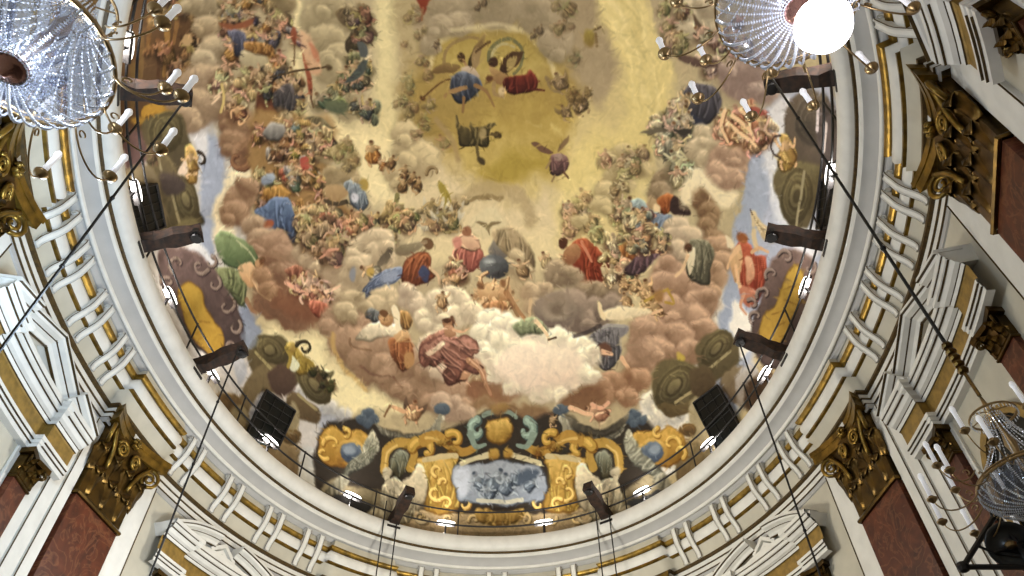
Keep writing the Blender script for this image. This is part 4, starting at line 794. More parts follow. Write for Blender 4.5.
poly([(750, 214), (756, 212), (766, 224), (776, 230), (782, 232), (776, 240), (764, 238), (758, 228)], (216, 198, 156), (182, 158, 120), soft=.9); poly([(751, 216), (754, 218), (760, 250), (754, 246)], (206, 186, 148), soft=.8); poly([(724, 236), (728, 238), (734, 246), (730, 250), (726, 246)], (226, 212, 180), soft=.8); stroke([(750, 210), (757, 222), (766, 230)], 1.3, (90, 72, 58))
poly([(732, 258), (736, 246), (744, 240), (752, 246), (756, 256), (766, 258), (766, 280), (758, 300), (748, 304), (742, 292), (738, 276)], (196, 90, 56), (144, 52, 34), fold=.28, fn=4, soft=.9); poly([(732, 252), (740, 246), (742, 262), (738, 282), (732, 276)], (228, 190, 142), (190, 146, 100), soft=.8); ell(742, 238, 6, 6, (162, 96, 52)); poly([(744, 260), (752, 258), (754, 276), (748, 284)], (230, 184, 146), (190, 130, 96), soft=.9); poly([(740, 284), (756, 292), (752, 306), (744, 302)], (206, 132, 102), (170, 96, 70), soft=.9); stroke([(736, 266), (738, 280), (740, 286)], 4, (226, 186, 140)); stroke([(738, 250), (731, 258), (728, 268)], 4, (226, 186, 140), 1, 2.6); stroke([(752, 252), (760, 248), (768, 252)], 3.6, (214, 170, 126), 1, 2.4); stroke([(744, 294), (741, 306), (746, 314)], 4, (206, 150, 116), 1, 2.4)
for k in range(5): stroke([(753+k*1.6, 216+k*1.5), (762+k*2.6, 232+k)], 1.5, (160, 136, 98) if k % 2 else (232, 216, 176), .8, .6)
# --- lower left: winged green angel
poly([(215, 240), (218, 233), (226, 231), (238, 237), (250, 246), (258, 258), (252, 268), (238, 270), (228, 266), (220, 256)], (134, 148, 108), (98, 114, 82), fold=.14, soft=.9); stroke([(236, 240), (248, 250), (256, 262)], 1.6, (196, 196, 156), .8)
poly([(208, 270), (222, 266), (238, 272), (246, 284), (244, 300), (238, 306), (226, 290), (214, 282)], (132, 136, 98), (96, 102, 76), fold=.25, fn=5, soft=.9); poly([(238, 268), (246, 262), (254, 266), (258, 278), (250, 288), (242, 280)], (230, 192, 146), (196, 150, 104), soft=.8); ell(259, 264, 4.6, 5.2, (188, 146, 104), soft=.8); ell(262, 261, 3, 4, (110, 76, 50)); stroke([(254, 280), (260, 292), (270, 299)], 5, (228, 190, 144), 1, 3)
poly([(222, 299), (232, 300), (236, 306), (226, 308)], (200, 92, 50), soft=.9); cloud([(262, 276, 10), (268, 290, 10)], (148, 112, 84), (180, 144, 112)); stroke([(246, 300), (252, 310), (256, 314)], 5, (150, 108, 80), .8, 3)
# --- lower centre clouds
cloud([(340, 322, 20), (352, 312, 18), (372, 330, 22), (352, 346, 24), (372, 362, 24), (392, 350, 24), (396, 378, 20), (418, 388, 22), (440, 392, 22), (462, 396, 18), (412, 362, 18), (430, 372, 16)], (150, 120, 96), (186, 156, 128), d=(-.3, 1), rim=.35)
stroke([(334, 336), (334, 352), (346, 372), (366, 388)], 5, (206, 168, 92), .7, soft=3, warp=2); cloud([(386, 300, 17), (376, 306, 14), (398, 306, 14), (352, 300, 12), (345, 312, 12)], (164, 144, 112), (202, 184, 150)); cloud([(412, 300, 12), (408, 290, 9), (420, 308, 12)], (180, 160, 138), (216, 200, 172))
poly([(356, 338), (366, 326), (382, 320), (396, 326), (398, 334), (382, 338), (366, 340)], (228, 216, 190), (196, 180, 152), soft=.9, fold=.08); poly([(392, 308), (396, 304), (400, 318), (402, 330), (394, 328)], (226, 212, 180), soft=.8); poly([(366, 314), (372, 307), (380, 312), (376, 322), (368, 320)], (118, 120, 118), (88, 88, 92), fold=.2, soft=.9); poly([(378, 316), (386, 312), (392, 318), (388, 326), (380, 324)], (206, 166, 118), (150, 110, 74), soft=.9); ell(384, 312, 4.4, 4, (116, 84, 56), soft=.7); poly([(400, 312), (408, 314), (412, 322), (406, 331), (400, 326)], (178, 138, 80), (136, 98, 58), fold=.18, soft=.9); poly([(388, 340), (402, 334), (412, 342), (414, 356), (408, 368), (400, 370), (392, 356)], (164, 104, 62), (124, 76, 50), fold=.28, fn=4, soft=.9); poly([(394, 334), (406, 330), (410, 340), (398, 342)], (222, 182, 130), (180, 136, 90), soft=.9); poly([(404, 354), (412, 352), (414, 362), (406, 368)], (176, 132, 86), soft=1)
stroke([(350, 338), (354, 346), (372, 350)], 2.4, (122, 92, 70), .6, soft=1.5, warp=2); stroke([(360, 366), (376, 374), (394, 378)], 3, (112, 84, 70), .6, soft=1.5, warp=2); stroke([(394, 378), (402, 388)], 2.4, (120, 90, 72), .5, soft=1.5)
cloud([(424, 318, 12), (434, 326, 14), (442, 312, 14), (456, 300, 15), (444, 336, 14), (432, 344, 12), (438, 300, 12), (452, 318, 14), (472, 312, 14)], (196, 178, 152), (230, 216, 184)); cloud([(426, 350, 9), (430, 362, 10), (440, 372, 10)], (190, 168, 144), (222, 206, 180))
fig(442, 300, 20, 280, (196, 164, 118), (140, 104, 72)); fig(450, 324, 18, 280, (150, 110, 82), (112, 80, 60)); ell(449, 322, 5, 4.6, (108, 76, 56))
poly([(420, 350), (424, 340), (434, 334), (448, 330), (452, 338), (446, 348), (444, 360), (434, 368), (424, 362)], (160, 116, 98), (112, 72, 60), fold=.3, fn=4, soft=.9); poly([(428, 352), (438, 344), (444, 346), (436, 356)], (218, 196, 166), soft=1); poly([(444, 346), (454, 338), (470, 342), (482, 354), (478, 366), (466, 372), (452, 372), (444, 362)], (156, 112, 96), (104, 66, 56), fold=.3, fn=5, soft=.9); poly([(446, 366), (460, 362), (468, 374), (462, 384), (448, 382), (442, 374)], (130, 88, 72), (96, 62, 52), fold=.25, soft=.9)
poly([(456, 374), (464, 364), (480, 360), (484, 368), (472, 374), (462, 382)], (206, 166, 130), (170, 126, 94), soft=.8); stroke([(478, 362), (486, 380), (491, 396)], 6, (200, 154, 120), 1, 3.6); poly([(470, 384), (484, 376), (500, 382), (520, 392), (510, 402), (486, 400), (468, 396)], (122, 80, 58), (140, 100, 72), soft=2.5, warp=3, a=.8)
cloud([(490, 320, 14), (506, 326, 14), (520, 334, 14), (486, 338, 13), (484, 352, 12), (540, 340, 16), (560, 342, 16), (578, 346, 14), (588, 358, 12), (584, 376, 14), (560, 386, 16), (540, 392, 13), (520, 382, 16), (500, 372, 15), (494, 360, 14)], (214, 196, 174), (246, 236, 206), d=(.1, 1), rim=.5)
ell(528, 364, 34, 25, (236, 222, 200), (216, 196, 178), rot=18, soft=5, warp=3); ell(562, 368, 22, 22, (232, 218, 196), (212, 190, 170), soft=6, warp=3); stroke([(496, 362), (502, 348), (516, 342), (534, 344)], 5, (240, 232, 206), .9, soft=3); cloud([(478, 332, 10), (500, 340, 10)], (224, 212, 184), (240, 232, 206), rim=.2)
poly([(512, 326), (526, 318), (542, 322), (548, 332), (530, 336), (516, 332)], (150, 158, 124), (128, 132, 104), fold=.15, soft=1.2); stroke([(536, 322), (544, 330), (549, 340)], 5, (226, 200, 160), 1, 3.4); stroke([(548, 340), (556, 338)], 2, (92, 70, 48)); stroke([(574, 336), (588, 332), (600, 326)], 4, (70, 62, 60), .8, soft=1.4); poly([(510, 276), (530, 290), (524, 316), (508, 300)], (176, 148, 110), soft=4, a=.4)
poly([(480, 398), (510, 404), (545, 408), (556, 414), (540, 428), (515, 424), (490, 412), (470, 406)], (148, 118, 88), (132, 106, 80), soft=3, warp=3); cloud([(452, 410, 14), (440, 402, 12), (466, 412, 10)], (170, 144, 122), (196, 172, 148), rim=.3)
poly([(588, 386), (604, 396), (588, 412), (566, 410), (560, 400)], (122, 90, 66), (140, 108, 80), soft=3)
poly([(420, 352), (427, 341), (441, 336), (448, 334), (451, 341), (465, 336), (476, 343), (479, 354), (469, 361), (483, 368), (476, 375), (465, 371), (458, 382), (448, 385), (442, 375), (448, 361), (437, 361), (427, 368), (420, 364)], (158, 116, 100), (112, 74, 62), soft=.8, fold=.3, fa=120, edge=(84, 54, 46))
poly([(426, 354), (432, 348), (441, 343), (444, 346), (437, 352), (430, 357)], (224, 204, 176), (196, 170, 142), soft=.8); stroke([(469, 361), (478, 368), (484, 378), (490, 394)], 6, (176, 130, 98), 1, 3.4); stroke([(470, 360), (480, 370), (486, 382)], 2, (222, 180, 142), .8, 1)
ell(447, 324, 4.5, 4.5, (196, 150, 112), (140, 98, 70), soft=.7); ell(446, 321, 4.4, 3, (84, 58, 42), soft=.7); poly([(444, 328), (452, 327), (456, 336), (446, 338)], (206, 162, 124), (150, 108, 80), soft=.8); stroke([(453, 330), (462, 332), (468, 328)], 3, (214, 170, 132), 1, 2)
# --- painted architecture: four grey shields, gilt children, cartouches with ochre fields
st = [(126, 116, 84), (104, 94, 66), (142, 130, 96)]; dk = (66, 56, 40)
poly([(142, 128), (150, 116), (172, 114), (186, 124), (190, 150), (184, 176), (160, 176), (146, 160)], (108, 98, 72), (88, 78, 62), soft=1.5); oval_arcs(166, 132, 18, 22, 8, st, 6, dk); poly([(145, 150), (160, 146), (176, 168), (196, 206), (204, 224), (164, 232), (152, 196)], (112, 100, 76), (98, 88, 64), soft=1.5, fold=.1); oval_arcs(186, 200, 12, 26, -14, st, 6, dk); stroke([(156, 146), (162, 174)], 3, (156, 144, 112)); stroke([(172, 194), (180, 224)], 3, (150, 138, 106)); crowd([(146, 136), (164, 130), (168, 170), (150, 170)], 8, 10, [(120, 108, 82), (90, 80, 62)], 61, skin=(140, 126, 96), a=.7)
poly([(160, 172), (180, 176), (186, 190), (168, 196), (160, 186)], (98, 86, 80), (76, 66, 62), soft=2); poly([(180, 222), (194, 218), (202, 230), (186, 240), (170, 236)], (120, 110, 80), soft=1.5); poly([(126, 134), (142, 130), (146, 160), (134, 172), (126, 164)], (120, 96, 92), (96, 76, 74), soft=2)
poly([(184, 148), (190, 145), (196, 156), (197, 172), (196, 184), (189, 184), (186, 168)], (206, 166, 88), (170, 130, 62), soft=.9, fold=.15); fig(190, 162, 26, 275, (206, 168, 96), (158, 120, 64), (216, 178, 128), hair=(170, 134, 70)); poly([(184, 160), (189, 170), (187, 175), (178, 173)], (218, 196, 174), soft=.9); scroll(199, 160, 9, -1.8, 3.4, 2.4, (70, 58, 46), (50, 40, 32))
poly([(158, 255), (172, 246), (196, 252), (216, 270), (232, 300), (244, 330), (240, 352), (216, 358), (196, 348), (180, 320), (164, 290)], (104, 88, 84), (84, 70, 68), soft=1.5, fold=.12)
for x, y, r_, a_ in ((178, 264, 10, 2.2), (200, 266, 9, 0.4), (214, 284, 8, 5.4), (226, 306, 9, 5.8), (234, 328, 8, 5.4), (232, 346, 8, 1.2), (168, 282, 7, 3), (210, 262, 7, 5)): scroll(x, y, r_, a_, 4.4, 3.4, (134, 118, 108), (66, 52, 52))
poly([(178, 292), (182, 284), (192, 281), (201, 290), (206, 308), (220, 328), (224, 345), (212, 354), (200, 347), (189, 330), (182, 312)], (200, 156, 44), (176, 132, 36), soft=1, warp=1, edge=(126, 88, 30)); 
for a_, b_ in (((190, 312), (202, 330)), ((200, 322), (210, 322)), ((204, 334), (196, 342))): stroke([a_, b_], 2, (140, 98, 34), .7, 1)
poly([(248, 352), (256, 340), (270, 336), (284, 338), (292, 350), (300, 368), (294, 386), (270, 380), (252, 372)], (112, 102, 74), (92, 80, 60), soft=1.5); oval_arcs(270, 350, 20, 13, 35, st, 6, dk); poly([(256, 368), (270, 362), (290, 380), (286, 392), (262, 392), (250, 410), (244, 430), (234, 420), (240, 396)], (126, 112, 84), (106, 92, 70), soft=1.2); oval_arcs(314, 384, 14, 24, -35, st, 6, dk); poly([(292, 392), (304, 398), (320, 412), (316, 424), (300, 418), (286, 404)], (114, 98, 72), (92, 78, 58), soft=1.2); stroke([(256, 352), (276, 374)], 3, (160, 148, 106)); stroke([(298, 394), (316, 410)], 3, (156, 142, 104)); poly([(270, 372), (288, 366), (296, 384), (284, 398), (272, 388)], (98, 80, 68), (80, 64, 56), soft=1.6)
poly([(286, 346), (294, 344), (304, 356), (312, 366), (310, 374), (298, 374), (292, 362)], (176, 150, 62), (142, 116, 48), soft=1, fold=.2); poly([(291, 356), (300, 365), (293, 371), (289, 366)], (206, 206, 180), soft=.9); stroke([(286, 348), (290, 356), (288, 366)], 4, (170, 144, 64)); stroke([(300, 358), (310, 362), (314, 370)], 4, (158, 132, 58)); ell(293, 349, 4, 4, (190, 160, 84), (140, 110, 50)); scroll(304, 348, 8, 3.4, 6.0, 2.4, (70, 62, 44), (48, 42, 32)); crowd([(312, 364), (326, 372), (334, 390), (326, 396), (316, 380)], 8, 10, [(86, 84, 52), (66, 62, 42)], 63, skin=(100, 94, 62), a=.8)
poly([(240, 335), (252, 330), (258, 342), (248, 350)], (136, 146, 166), soft=2, a=.7); poly([(232, 360), (242, 354), (246, 376), (238, 384)], (186, 188, 196), (160, 162, 170), soft=1.5); poly([(180, 378), (210, 372), (222, 388), (214, 400), (196, 396)], (176, 170, 160), (190, 186, 178), soft=1.5)
poly([(213, 398), (232, 394), (246, 408), (236, 440), (222, 424)], (112, 92, 62), (88, 70, 48), soft=1.4, fold=.15); poly([(228, 416), (244, 404), (250, 430), (240, 446)], (140, 126, 96), (112, 98, 74), soft=1)
# stone frames around the lower windows and the far left
poly([(114, 175), (148, 168), (160, 190), (166, 238), (130, 248)], (136, 122, 98), (118, 104, 82), soft=1.5); poly([(290, 404), (300, 412), (296, 440), (282, 462), (276, 448)], (158, 146, 116), (128, 114, 88), soft=1.2); poly([(256, 440), (300, 446), (310, 470), (296, 500), (262, 470)], (130, 112, 84), (112, 94, 70), soft=1.4, fold=.12); oval_arcs(292, 436, 10, 8, 0, [(150, 126, 84), (120, 96, 62)], 4, dk); poly([(300, 450), (322, 450), (328, 470), (322, 500), (300, 490)], (186, 188, 190), (196, 192, 180), soft=1.5)
# right side twins
poly([(784, 112), (800, 92), (826, 96), (838, 130), (834, 170), (800, 172), (788, 150)], (118, 106, 92), (92, 82, 72), soft=1.5); oval_arcs(812, 122, 18, 26, 0, [(128, 118, 104), (108, 98, 86)], 6, (70, 62, 56)); poly([(776, 170), (800, 160), (822, 170), (816, 210), (800, 234), (786, 216), (774, 190)], (122, 112, 82), (96, 86, 64), soft=1.4); oval_arcs(796, 196, 17, 30, 6, st, 7, dk); stroke([(804, 172), (796, 228)], 3, (152, 142, 112))
poly([(780, 138), (786, 134), (792, 142), (797, 154), (792, 168), (783, 172), (777, 164), (784, 152)], (196, 160, 80), (150, 118, 58), soft=.9, fold=.2); fig(787, 150, 30, 265, (206, 168, 96), (158, 120, 64), (220, 180, 132), hair=(176, 140, 70)); stroke([(781, 136), (774, 138), (771, 148), (775, 156), (780, 158)], 1.8, (72, 60, 58))
poly([(816, 120), (836, 110), (846, 180), (836, 230), (820, 240), (822, 180)], (88, 80, 78), (64, 56, 52), soft=1.5, fold=.15); poly([(796, 232), (816, 226), (822, 250), (802, 262), (792, 246)], (196, 200, 212), (208, 208, 212), soft=1.5); stroke([(818, 106), (817, 130)], 3.4, (200, 190, 190)); stroke([(826, 124), (824, 150)], 3.4, (196, 184, 180))
poly([(768, 268), (776, 254), (796, 250), (816, 262), (818, 290), (806, 330), (790, 362), (770, 368), (752, 348), (752, 320), (760, 300)], (110, 94, 88), (84, 70, 66), soft=1.5, fold=.12)
for x, y, r_, a_ in ((786, 258, 9, 3.6), (772, 274, 8, 2.6), (764, 294, 8, 2.8), (756, 316, 8, 2.2), (810, 268, 7, 5.6), (752, 304, 6, 4), (750, 336, 7, 2), (812, 300, 6, 0)): scroll(x, y, r_, a_, 4.4, 3.2, (136, 120, 112), (64, 52, 50))
poly([(784, 280), (790, 268), (798, 264), (804, 276), (801, 298), (792, 320), (782, 342), (774, 350), (762, 346), (759, 330), (764, 312), (776, 304)], (198, 156, 50), (172, 132, 44), soft=1, warp=1, edge=(126, 92, 34))
for a_, b_ in (((788, 288), (796, 286)), ((784, 300), (796, 304)), ((772, 314), (782, 312)), ((778, 326), (786, 322))): stroke([a_, b_], 1.6, (132, 94, 34), .7, 1)
poly([(652, 378), (664, 360), (690, 362), (702, 380), (696, 404), (672, 416), (656, 404)], (116, 106, 76), (92, 82, 60), soft=1.5); oval_arcs(674, 386, 16, 26, 38, st, 6, dk); poly([(696, 346), (716, 330), (736, 342), (738, 366), (716, 380), (700, 372)], (114, 104, 76), (92, 82, 60), soft=1.4); oval_arcs(716, 348, 13, 22, 38, st, 6, dk); stroke([(676, 402), (700, 386)], 3, (158, 144, 106)); stroke([(712, 366), (730, 352)], 3, (158, 146, 110)); poly([(690, 372), (706, 366), (716, 382), (700, 398), (690, 388)], (104, 90, 66), (84, 70, 52), soft=1.5)
ell(681, 357, 4, 4, (206, 176, 60)); poly([(660, 404), (684, 404), (696, 396), (694, 410), (672, 418), (664, 414)], (112, 98, 66), (90, 76, 52), soft=1); poly([(720, 380), (740, 366), (748, 372), (744, 400), (730, 400)], (142, 126, 100), (112, 96, 78), soft=1.4); poly([(690, 404), (702, 400), (714, 430), (708, 462), (692, 450)], (160, 148, 118), (130, 116, 88), soft=1.2); poly([(684, 440), (704, 444), (700, 470), (686, 492), (676, 470)], (140, 124, 92), (116, 98, 72), soft=1.4, fold=.12); oval_arcs(688, 430, 9, 7, 0, [(150, 120, 70), (126, 98, 58)], 4, dk); poly([(736, 376), (752, 362), (760, 380), (748, 408), (738, 400)], (190, 186, 184), (150, 138, 124), soft=1.4); poly([(745, 385), (770, 368), (768, 392), (750, 412)], (92, 74, 58), soft=1.4)
# --- the painted throne wall at the far end
poly([(318, 436), (345, 418), (372, 424), (420, 436), (470, 420), (500, 408), (530, 420), (560, 412), (600, 436), (636, 418), (655, 432), (660, 480), (640, 510), (600, 526), (500, 540), (420, 532), (360, 512), (318, 490)], (62, 56, 50), (70, 62, 54), soft=2)
poly([(330, 478), (356, 486), (400, 500), (388, 520), (350, 510), (322, 496)], (146, 134, 108), (120, 108, 84), soft=1.4); poly([(630, 488), (655, 468), (664, 482), (640, 508), (604, 520), (600, 504)], (150, 138, 112), (122, 110, 86), soft=1.4); poly([(340, 494), (376, 508), (370, 522), (334, 506)], (54, 52, 50), soft=1.2); poly([(620, 508), (656, 490), (660, 500), (628, 520)], (66, 66, 66), soft=1.2)
poly([(378, 508), (440, 512), (500, 514), (560, 512), (610, 506), (622, 528), (560, 548), (440, 548), (374, 528)], (168, 148, 112), (146, 126, 96), soft=1.4, fold=.1, fn=9)
for k in range(9): scroll(398+k*25.5, 521-abs(k-4)*1.0, 6, k, 4.2, 3, (196, 172, 120), (104, 86, 58))
gold = (208, 162, 58); gd = (150, 104, 34)
# end shields with blue hearts
for sx in (1, -1):
    c = lambda x: 500 + sx*(x-500) + (0 if sx > 0 else 3)
    poly([(c(318), 446), (c(322), 432), (c(334), 426), (c(346), 432), (c(358), 430), (c(370), 436), (c(366), 452), (c(352), 466), (c(330), 466), (c(320), 458)], gold, (176, 124, 42), soft=1, fold=.12, edge=(120, 82, 30)); scroll(c(332), 444, 9, 3.2 if sx > 0 else 0, 4.2*sx, 4, (222, 176, 72), gd)
    ell(c(351), 452, 16, 14, (226, 180, 80), (160, 112, 40), soft=1); ell(c(352), 453, 12.5, 11, (110, 126, 146), (58, 72, 96), soft=1); ell(c(349), 450, 6, 5, (134, 148, 164), soft=1.6); scroll(c(324), 452, 7, 1.0, 4.0*sx, 4, (222, 176, 72), gd); scroll(c(345), 434, 6, 4.6, 4.0*sx, 4, (222, 176, 72), gd)
    poly([(c(374), 430), (c(380), 444), (c(372), 462), (c(354), 474), (c(340), 478), (c(344), 468), (c(360), 452), (c(368), 438)], (160, 158, 140), (112, 112, 102), fold=.35, fn=5, soft=.9, fa=40); poly([(c(340), 474), (c(350), 480), (c(336), 496), (c(326), 492)], (118, 116, 104), (150, 140, 116), soft=1, fold=.2)
    poly([(c(376), 424), (c(392), 432), (c(412), 434), (c(432), 424), (c(442), 414), (c(444), 422), (c(428), 436), (c(410), 440), (c(388), 438)], (156, 152, 136), (116, 112, 100), fold=.25, fn=6, soft=.9)
    for x, y, r_ in ((368, 414, 6), (362, 420, 6), (374, 420, 6), (368, 424, 5)): ell(c(x), y, r_, r_*.9, (104, 118, 132), (66, 78, 94), soft=1)
    ell(c(442), 409, 8, 6, (104, 116, 128), (74, 84, 96), soft=1); stroke([(c(440), 416), (c(438), 434)], 4, (150, 146, 128), 1, 6)
    # gilded scrolls
    stroke([(c(384), 470), (c(386), 452), (c(396), 443), (c(408), 444), (c(414), 454), (c(410), 468)], 8.5, (200, 156, 62), 1, 8, warp=.8); stroke([(c(385), 468), (c(387), 453), (c(397), 445)], 2, (232, 196, 104), .9); poly([(c(390), 470), (c(392), 456), (c(400), 449), (c(408), 456), (c(404), 474), (c(396), 480)], (134, 138, 124), (108, 100, 74), soft=1, fold=.2)
    scroll(c(424), 450, 13, 3.4 if sx > 0 else -.3, 4.0*sx, 10, gold, gd); stroke([(c(424), 440), (c(436), 436), (c(448), 444), (c(462), 452), (c(476), 447)], 12, (196, 146, 54), 1, 7); stroke([(c(426), 438), (c(440), 440), (c(456), 450)], 3, (232, 192, 96), .8, 1); crowd([(c(440), 438), (c(470), 446), (c(478), 452), (c(446), 456)], 6, 9, [(200, 154, 60), (150, 104, 40)], 71, skin=(216, 170, 76), a=.6, shadow=(110, 76, 34)); scroll(c(454), 440, 9, 4.0 if sx > 0 else -1, 3.8*sx, 7, gold, gd)
    poly([(c(416), 460), (c(440), 455), (c(458), 459), (c(452), 480), (c(460), 506), (c(440), 514), (c(424), 508), (c(430), 480)], (214, 172, 74), (180, 134, 50), soft=1, fold=.18, edge=(140, 98, 36))
    for x, y, r_, a_ in ((438, 470, 7, 2), (436, 492, 9, 1), (446, 504, 7, 4), (464, 504, 7, 5), (444, 482, 5, 3)): scroll(c(x), y, r_, a_ if sx > 0 else math.pi-a_, 4.2*sx, 3.6, (226, 186, 92), (150, 106, 40))
    stroke([(c(424), 460), (c(440), 457), (c(456), 456)], 5, (206, 188, 142)); scroll(c(478), 430, 10, 4.6 if sx > 0 else -1.4, -4.4*sx, 8.5, (142, 162, 150), (82, 100, 98)); stroke([(c(470), 434), (c(476), 446), (c(486), 445)], 8, (136, 154, 142), 1, 3)
    # pale winged figures
    poly([(c(410), 476), (c(418), 464), (c(426), 468), (c(428), 486), (c(424), 504), (c(416), 512), (c(412), 492), (c(402), 482)], (216, 206, 178), (186, 172, 144), fold=.12, soft=.9); poly([(c(384), 486), (c(394), 478), (c(404), 484), (c(414), 496), (c(412), 520), (c(392), 524), (c(380), 512)], (196, 186, 160), (150, 140, 116), fold=.3, fn=5, soft=.9); ell(c(387), 473, 5, 6, (208, 198, 172), (160, 150, 126), soft=.8); stroke([(c(387), 478), (c(390), 486)], 6, (200, 190, 164)); stroke([(c(396), 488), (c(404), 500)], 4, (210, 200, 174)); scroll(c(420), 516, 8, .4, 4.4, 3.6, (170, 154, 122), (92, 80, 62)); poly([(c(368), 512), (c(380), 506), (c(386), 524), (c(372), 522)], (168, 156, 128), soft=1)
poly([(452, 472), (458, 466), (470, 466), (484, 462), (500, 459), (516, 462), (530, 464), (542, 468), (547, 480), (543, 500), (530, 502), (500, 506), (466, 502), (456, 496)], (176, 184, 198), (132, 144, 162), soft=1, edge=(74, 80, 92)); poly([(456, 470), (470, 468), (468, 492), (460, 496), (454, 484)], (186, 194, 210), soft=2)
for x, y, h, an in ((480, 482, 28, 240), (496, 480, 30, 300), (506, 484, 26, 270), (520, 478, 24, 330), (532, 484, 20, 300), (488, 492, 20, 250)): fig(x, y, h, an, (136, 152, 170), (76, 90, 112), (166, 178, 192), hair=(70, 82, 100))
poly([(520, 470), (540, 470), (532, 480), (518, 486)], (84, 98, 118), soft=1.5); stroke([(478, 500), (500, 502), (522, 500)], 4, (196, 194, 178)); stroke([(462, 464), (474, 459), (488, 455)], 5, (206, 196, 160)); stroke([(512, 455), (526, 459), (540, 464)], 5, (206, 196, 160)); ell(494, 454, 5, 5, (214, 170, 70), (160, 116, 44)); ell(508, 454, 5, 5, (214, 170, 70), (160, 116, 44))
poly([(487, 426), (492, 419), (500, 417), (508, 419), (513, 426), (511, 440), (500, 446), (489, 440)], (222, 180, 80), (184, 138, 52), soft=1, fold=.15, edge=(134, 92, 34)); stroke([(484, 416), (492, 412), (500, 411), (510, 413), (516, 417)], 5, (132, 146, 134), 1, 4); ell(500, 408, 10, 6, (166, 132, 80), (130, 100, 64), soft=2); poly([(476, 508), (500, 512), (524, 508), (520, 522), (500, 526), (480, 522)], (176, 142, 70), (150, 114, 56), soft=1, fold=.2)
# cherubs at the foot of the clouds
fig(413, 411, 26, 285, (214, 178, 134), (176, 130, 92), (216, 166, 124), hair=(112, 72, 46), wings=(118, 96, 78)); stroke([(404, 412), (396, 408), (390, 406)], 4, (214, 168, 126), 1, 3); stroke([(390, 406), (385, 416)], 2, (132, 100, 66)); 
fig(596, 412, 26, 200, (220, 170, 138), (176, 120, 92), (224, 176, 140)); stroke([(570, 408), (582, 412), (592, 414)], 5, (226, 184, 146), 1, 4); stroke([(592, 404), (600, 408), (608, 402)], 4, (222, 170, 136)); poly([(564, 416), (580, 424), (604, 428), (622, 418), (628, 412), (626, 424), (604, 436), (578, 434)], (112, 106, 92), (86, 80, 70), soft=1.2, fold=.15)
fig(552, 420, 14, 270, (190, 160, 120))

# --- brushwork: short curved dabs that vary the colour already there, strongest on the figures
lum = canvas.mean(-1); gy, gx = np.gradient(lum); act = np.abs(gx) + np.abs(gy)
for k_ in range(5): act = (act + np.roll(act, 3, 0) + np.roll(act, -3, 0) + np.roll(act, 3, 1) + np.roll(act, -3, 1))/5
act = act/np.percentile(act, 92)
rb = random.Random(99); nd = 0
while nd < 9500:
    x, y = rb.uniform(125, 848), rb.uniform(-8, 540); nd += 1
    p = T([(x, y)])[0]; i, j = int(p[1]), int(p[0])
    if not (0 <= i < CN and 0 <= j < CN): continue
    v = float(min(1.6, act[i, j])); an = 6.28*float(NX2[i, j]) + rb.gauss(0, .9) + (1.2 if v > .5 else 0)
    L0 = rb.uniform(2, 5)*(1.25 if v < .3 else .62); c0 = canvas[i, j]*255; q = rb.choice((-1, 1, 1, -1, -1.3))*rb.uniform(.08, .3)*min(1, .25 + v*.8)
    tint = (rb.uniform(-3, 4)*v, rb.uniform(-2, 2)*v, rb.uniform(-4, 3)*v)
    c1 = tuple(float(min(250, max(8, a_*(1+q) + t_))) for a_, t_ in zip(c0, tint)); b0 = rb.uniform(-.5, .5)
    stroke([(x, y), (x + L0*math.cos(an), y + L0*math.sin(an)), (x + L0*(math.cos(an)+math.cos(an+b0)), y + L0*(math.sin(an)+math.sin(an+b0)))], rb.uniform(1.0, 2.6)*(1.5 if v < .3 else 1), c1, (.35 + .3*min(1, v)), .6, soft=.7, warp=.4, smooth=False)

# --- plaster mottling over everything
fine = fbm(420, 300, 2, .7); mid = fbm(150, 320, 3, .6)
canvas *= (1 + .02*fine + .035*mid)[..., None]
gy, gx = np.gradient(fbm(90, 340, 3, .6)); 
bl_ = np.clip((canvas[..., 2:3]-canvas[..., 0:1])*6, 0, 1); gr_ = canvas.mean(-1, keepdims=True); canvas[:] = canvas + (gr_-canvas)*.35*bl_; sat_ = np.abs(canvas - gr_).max(-1, keepdims=True); canvas[:] = gr_ + (canvas - gr_)*(.97 - .95*np.clip(sat_, 0, .4)); canvas[:] = np.where(canvas < .45, canvas*(.86+.14*canvas/.45), canvas)
canvas[:] = np.clip(canvas, 0, 1)**1.16*1.075; canvas *= np.array([1.0, .985, .955], np.float32)
np.clip(canvas, .02, .97, out=canvas)

# --- the dome itself
NT, NP = 1500, 430
tt = np.linspace(0, 2*math.pi, NT, endpoint=False); ff = np.linspace(0, math.pi/2, NP)**1.0
Fg, Tg = np.meshgrid(ff[:-1], tt, indexing='ij')
vx = np.stack([CX + DA*np.cos(Fg)*np.cos(Tg), CY + DB*np.cos(Fg)*np.sin(Tg), DZ + HD*np.sin(Fg)], -1).reshape(-1, 3)
rho = 1 - Fg/(math.pi/2)
def samp(u, v):
    x = (u + CR)/(2*CR)*(CN-1); y = (v + CR)/(2*CR)*(CN-1); i = np.clip(x.astype(int), 0, CN-2); j = np.clip(y.astype(int), 0, CN-2); a = (x-i)[..., None]; b = (y-j)[..., None]
    return canvas[j, i]*(1-a)*(1-b) + canvas[j, i+1]*a*(1-b) + canvas[j+1, i]*(1-a)*b + canvas[j+1, i+1]*a*b
cv = samp(rho*np.cos(Tg), rho*np.sin(Tg)).reshape(-1, 3)
vx = np.vstack([vx, [[CX, CY, DZ+HD]]]); cv = np.vstack([cv, canvas[CN//2, CN//2][None]])
n = NP-1; i = np.arange(NT); j = (i+1) % NT
q = np.stack([np.stack([(k*NT+i), (k+1)*NT+i, (k+1)*NT+j, k*NT+j], -1) for k in range(n-1)]).reshape(-1, 4)
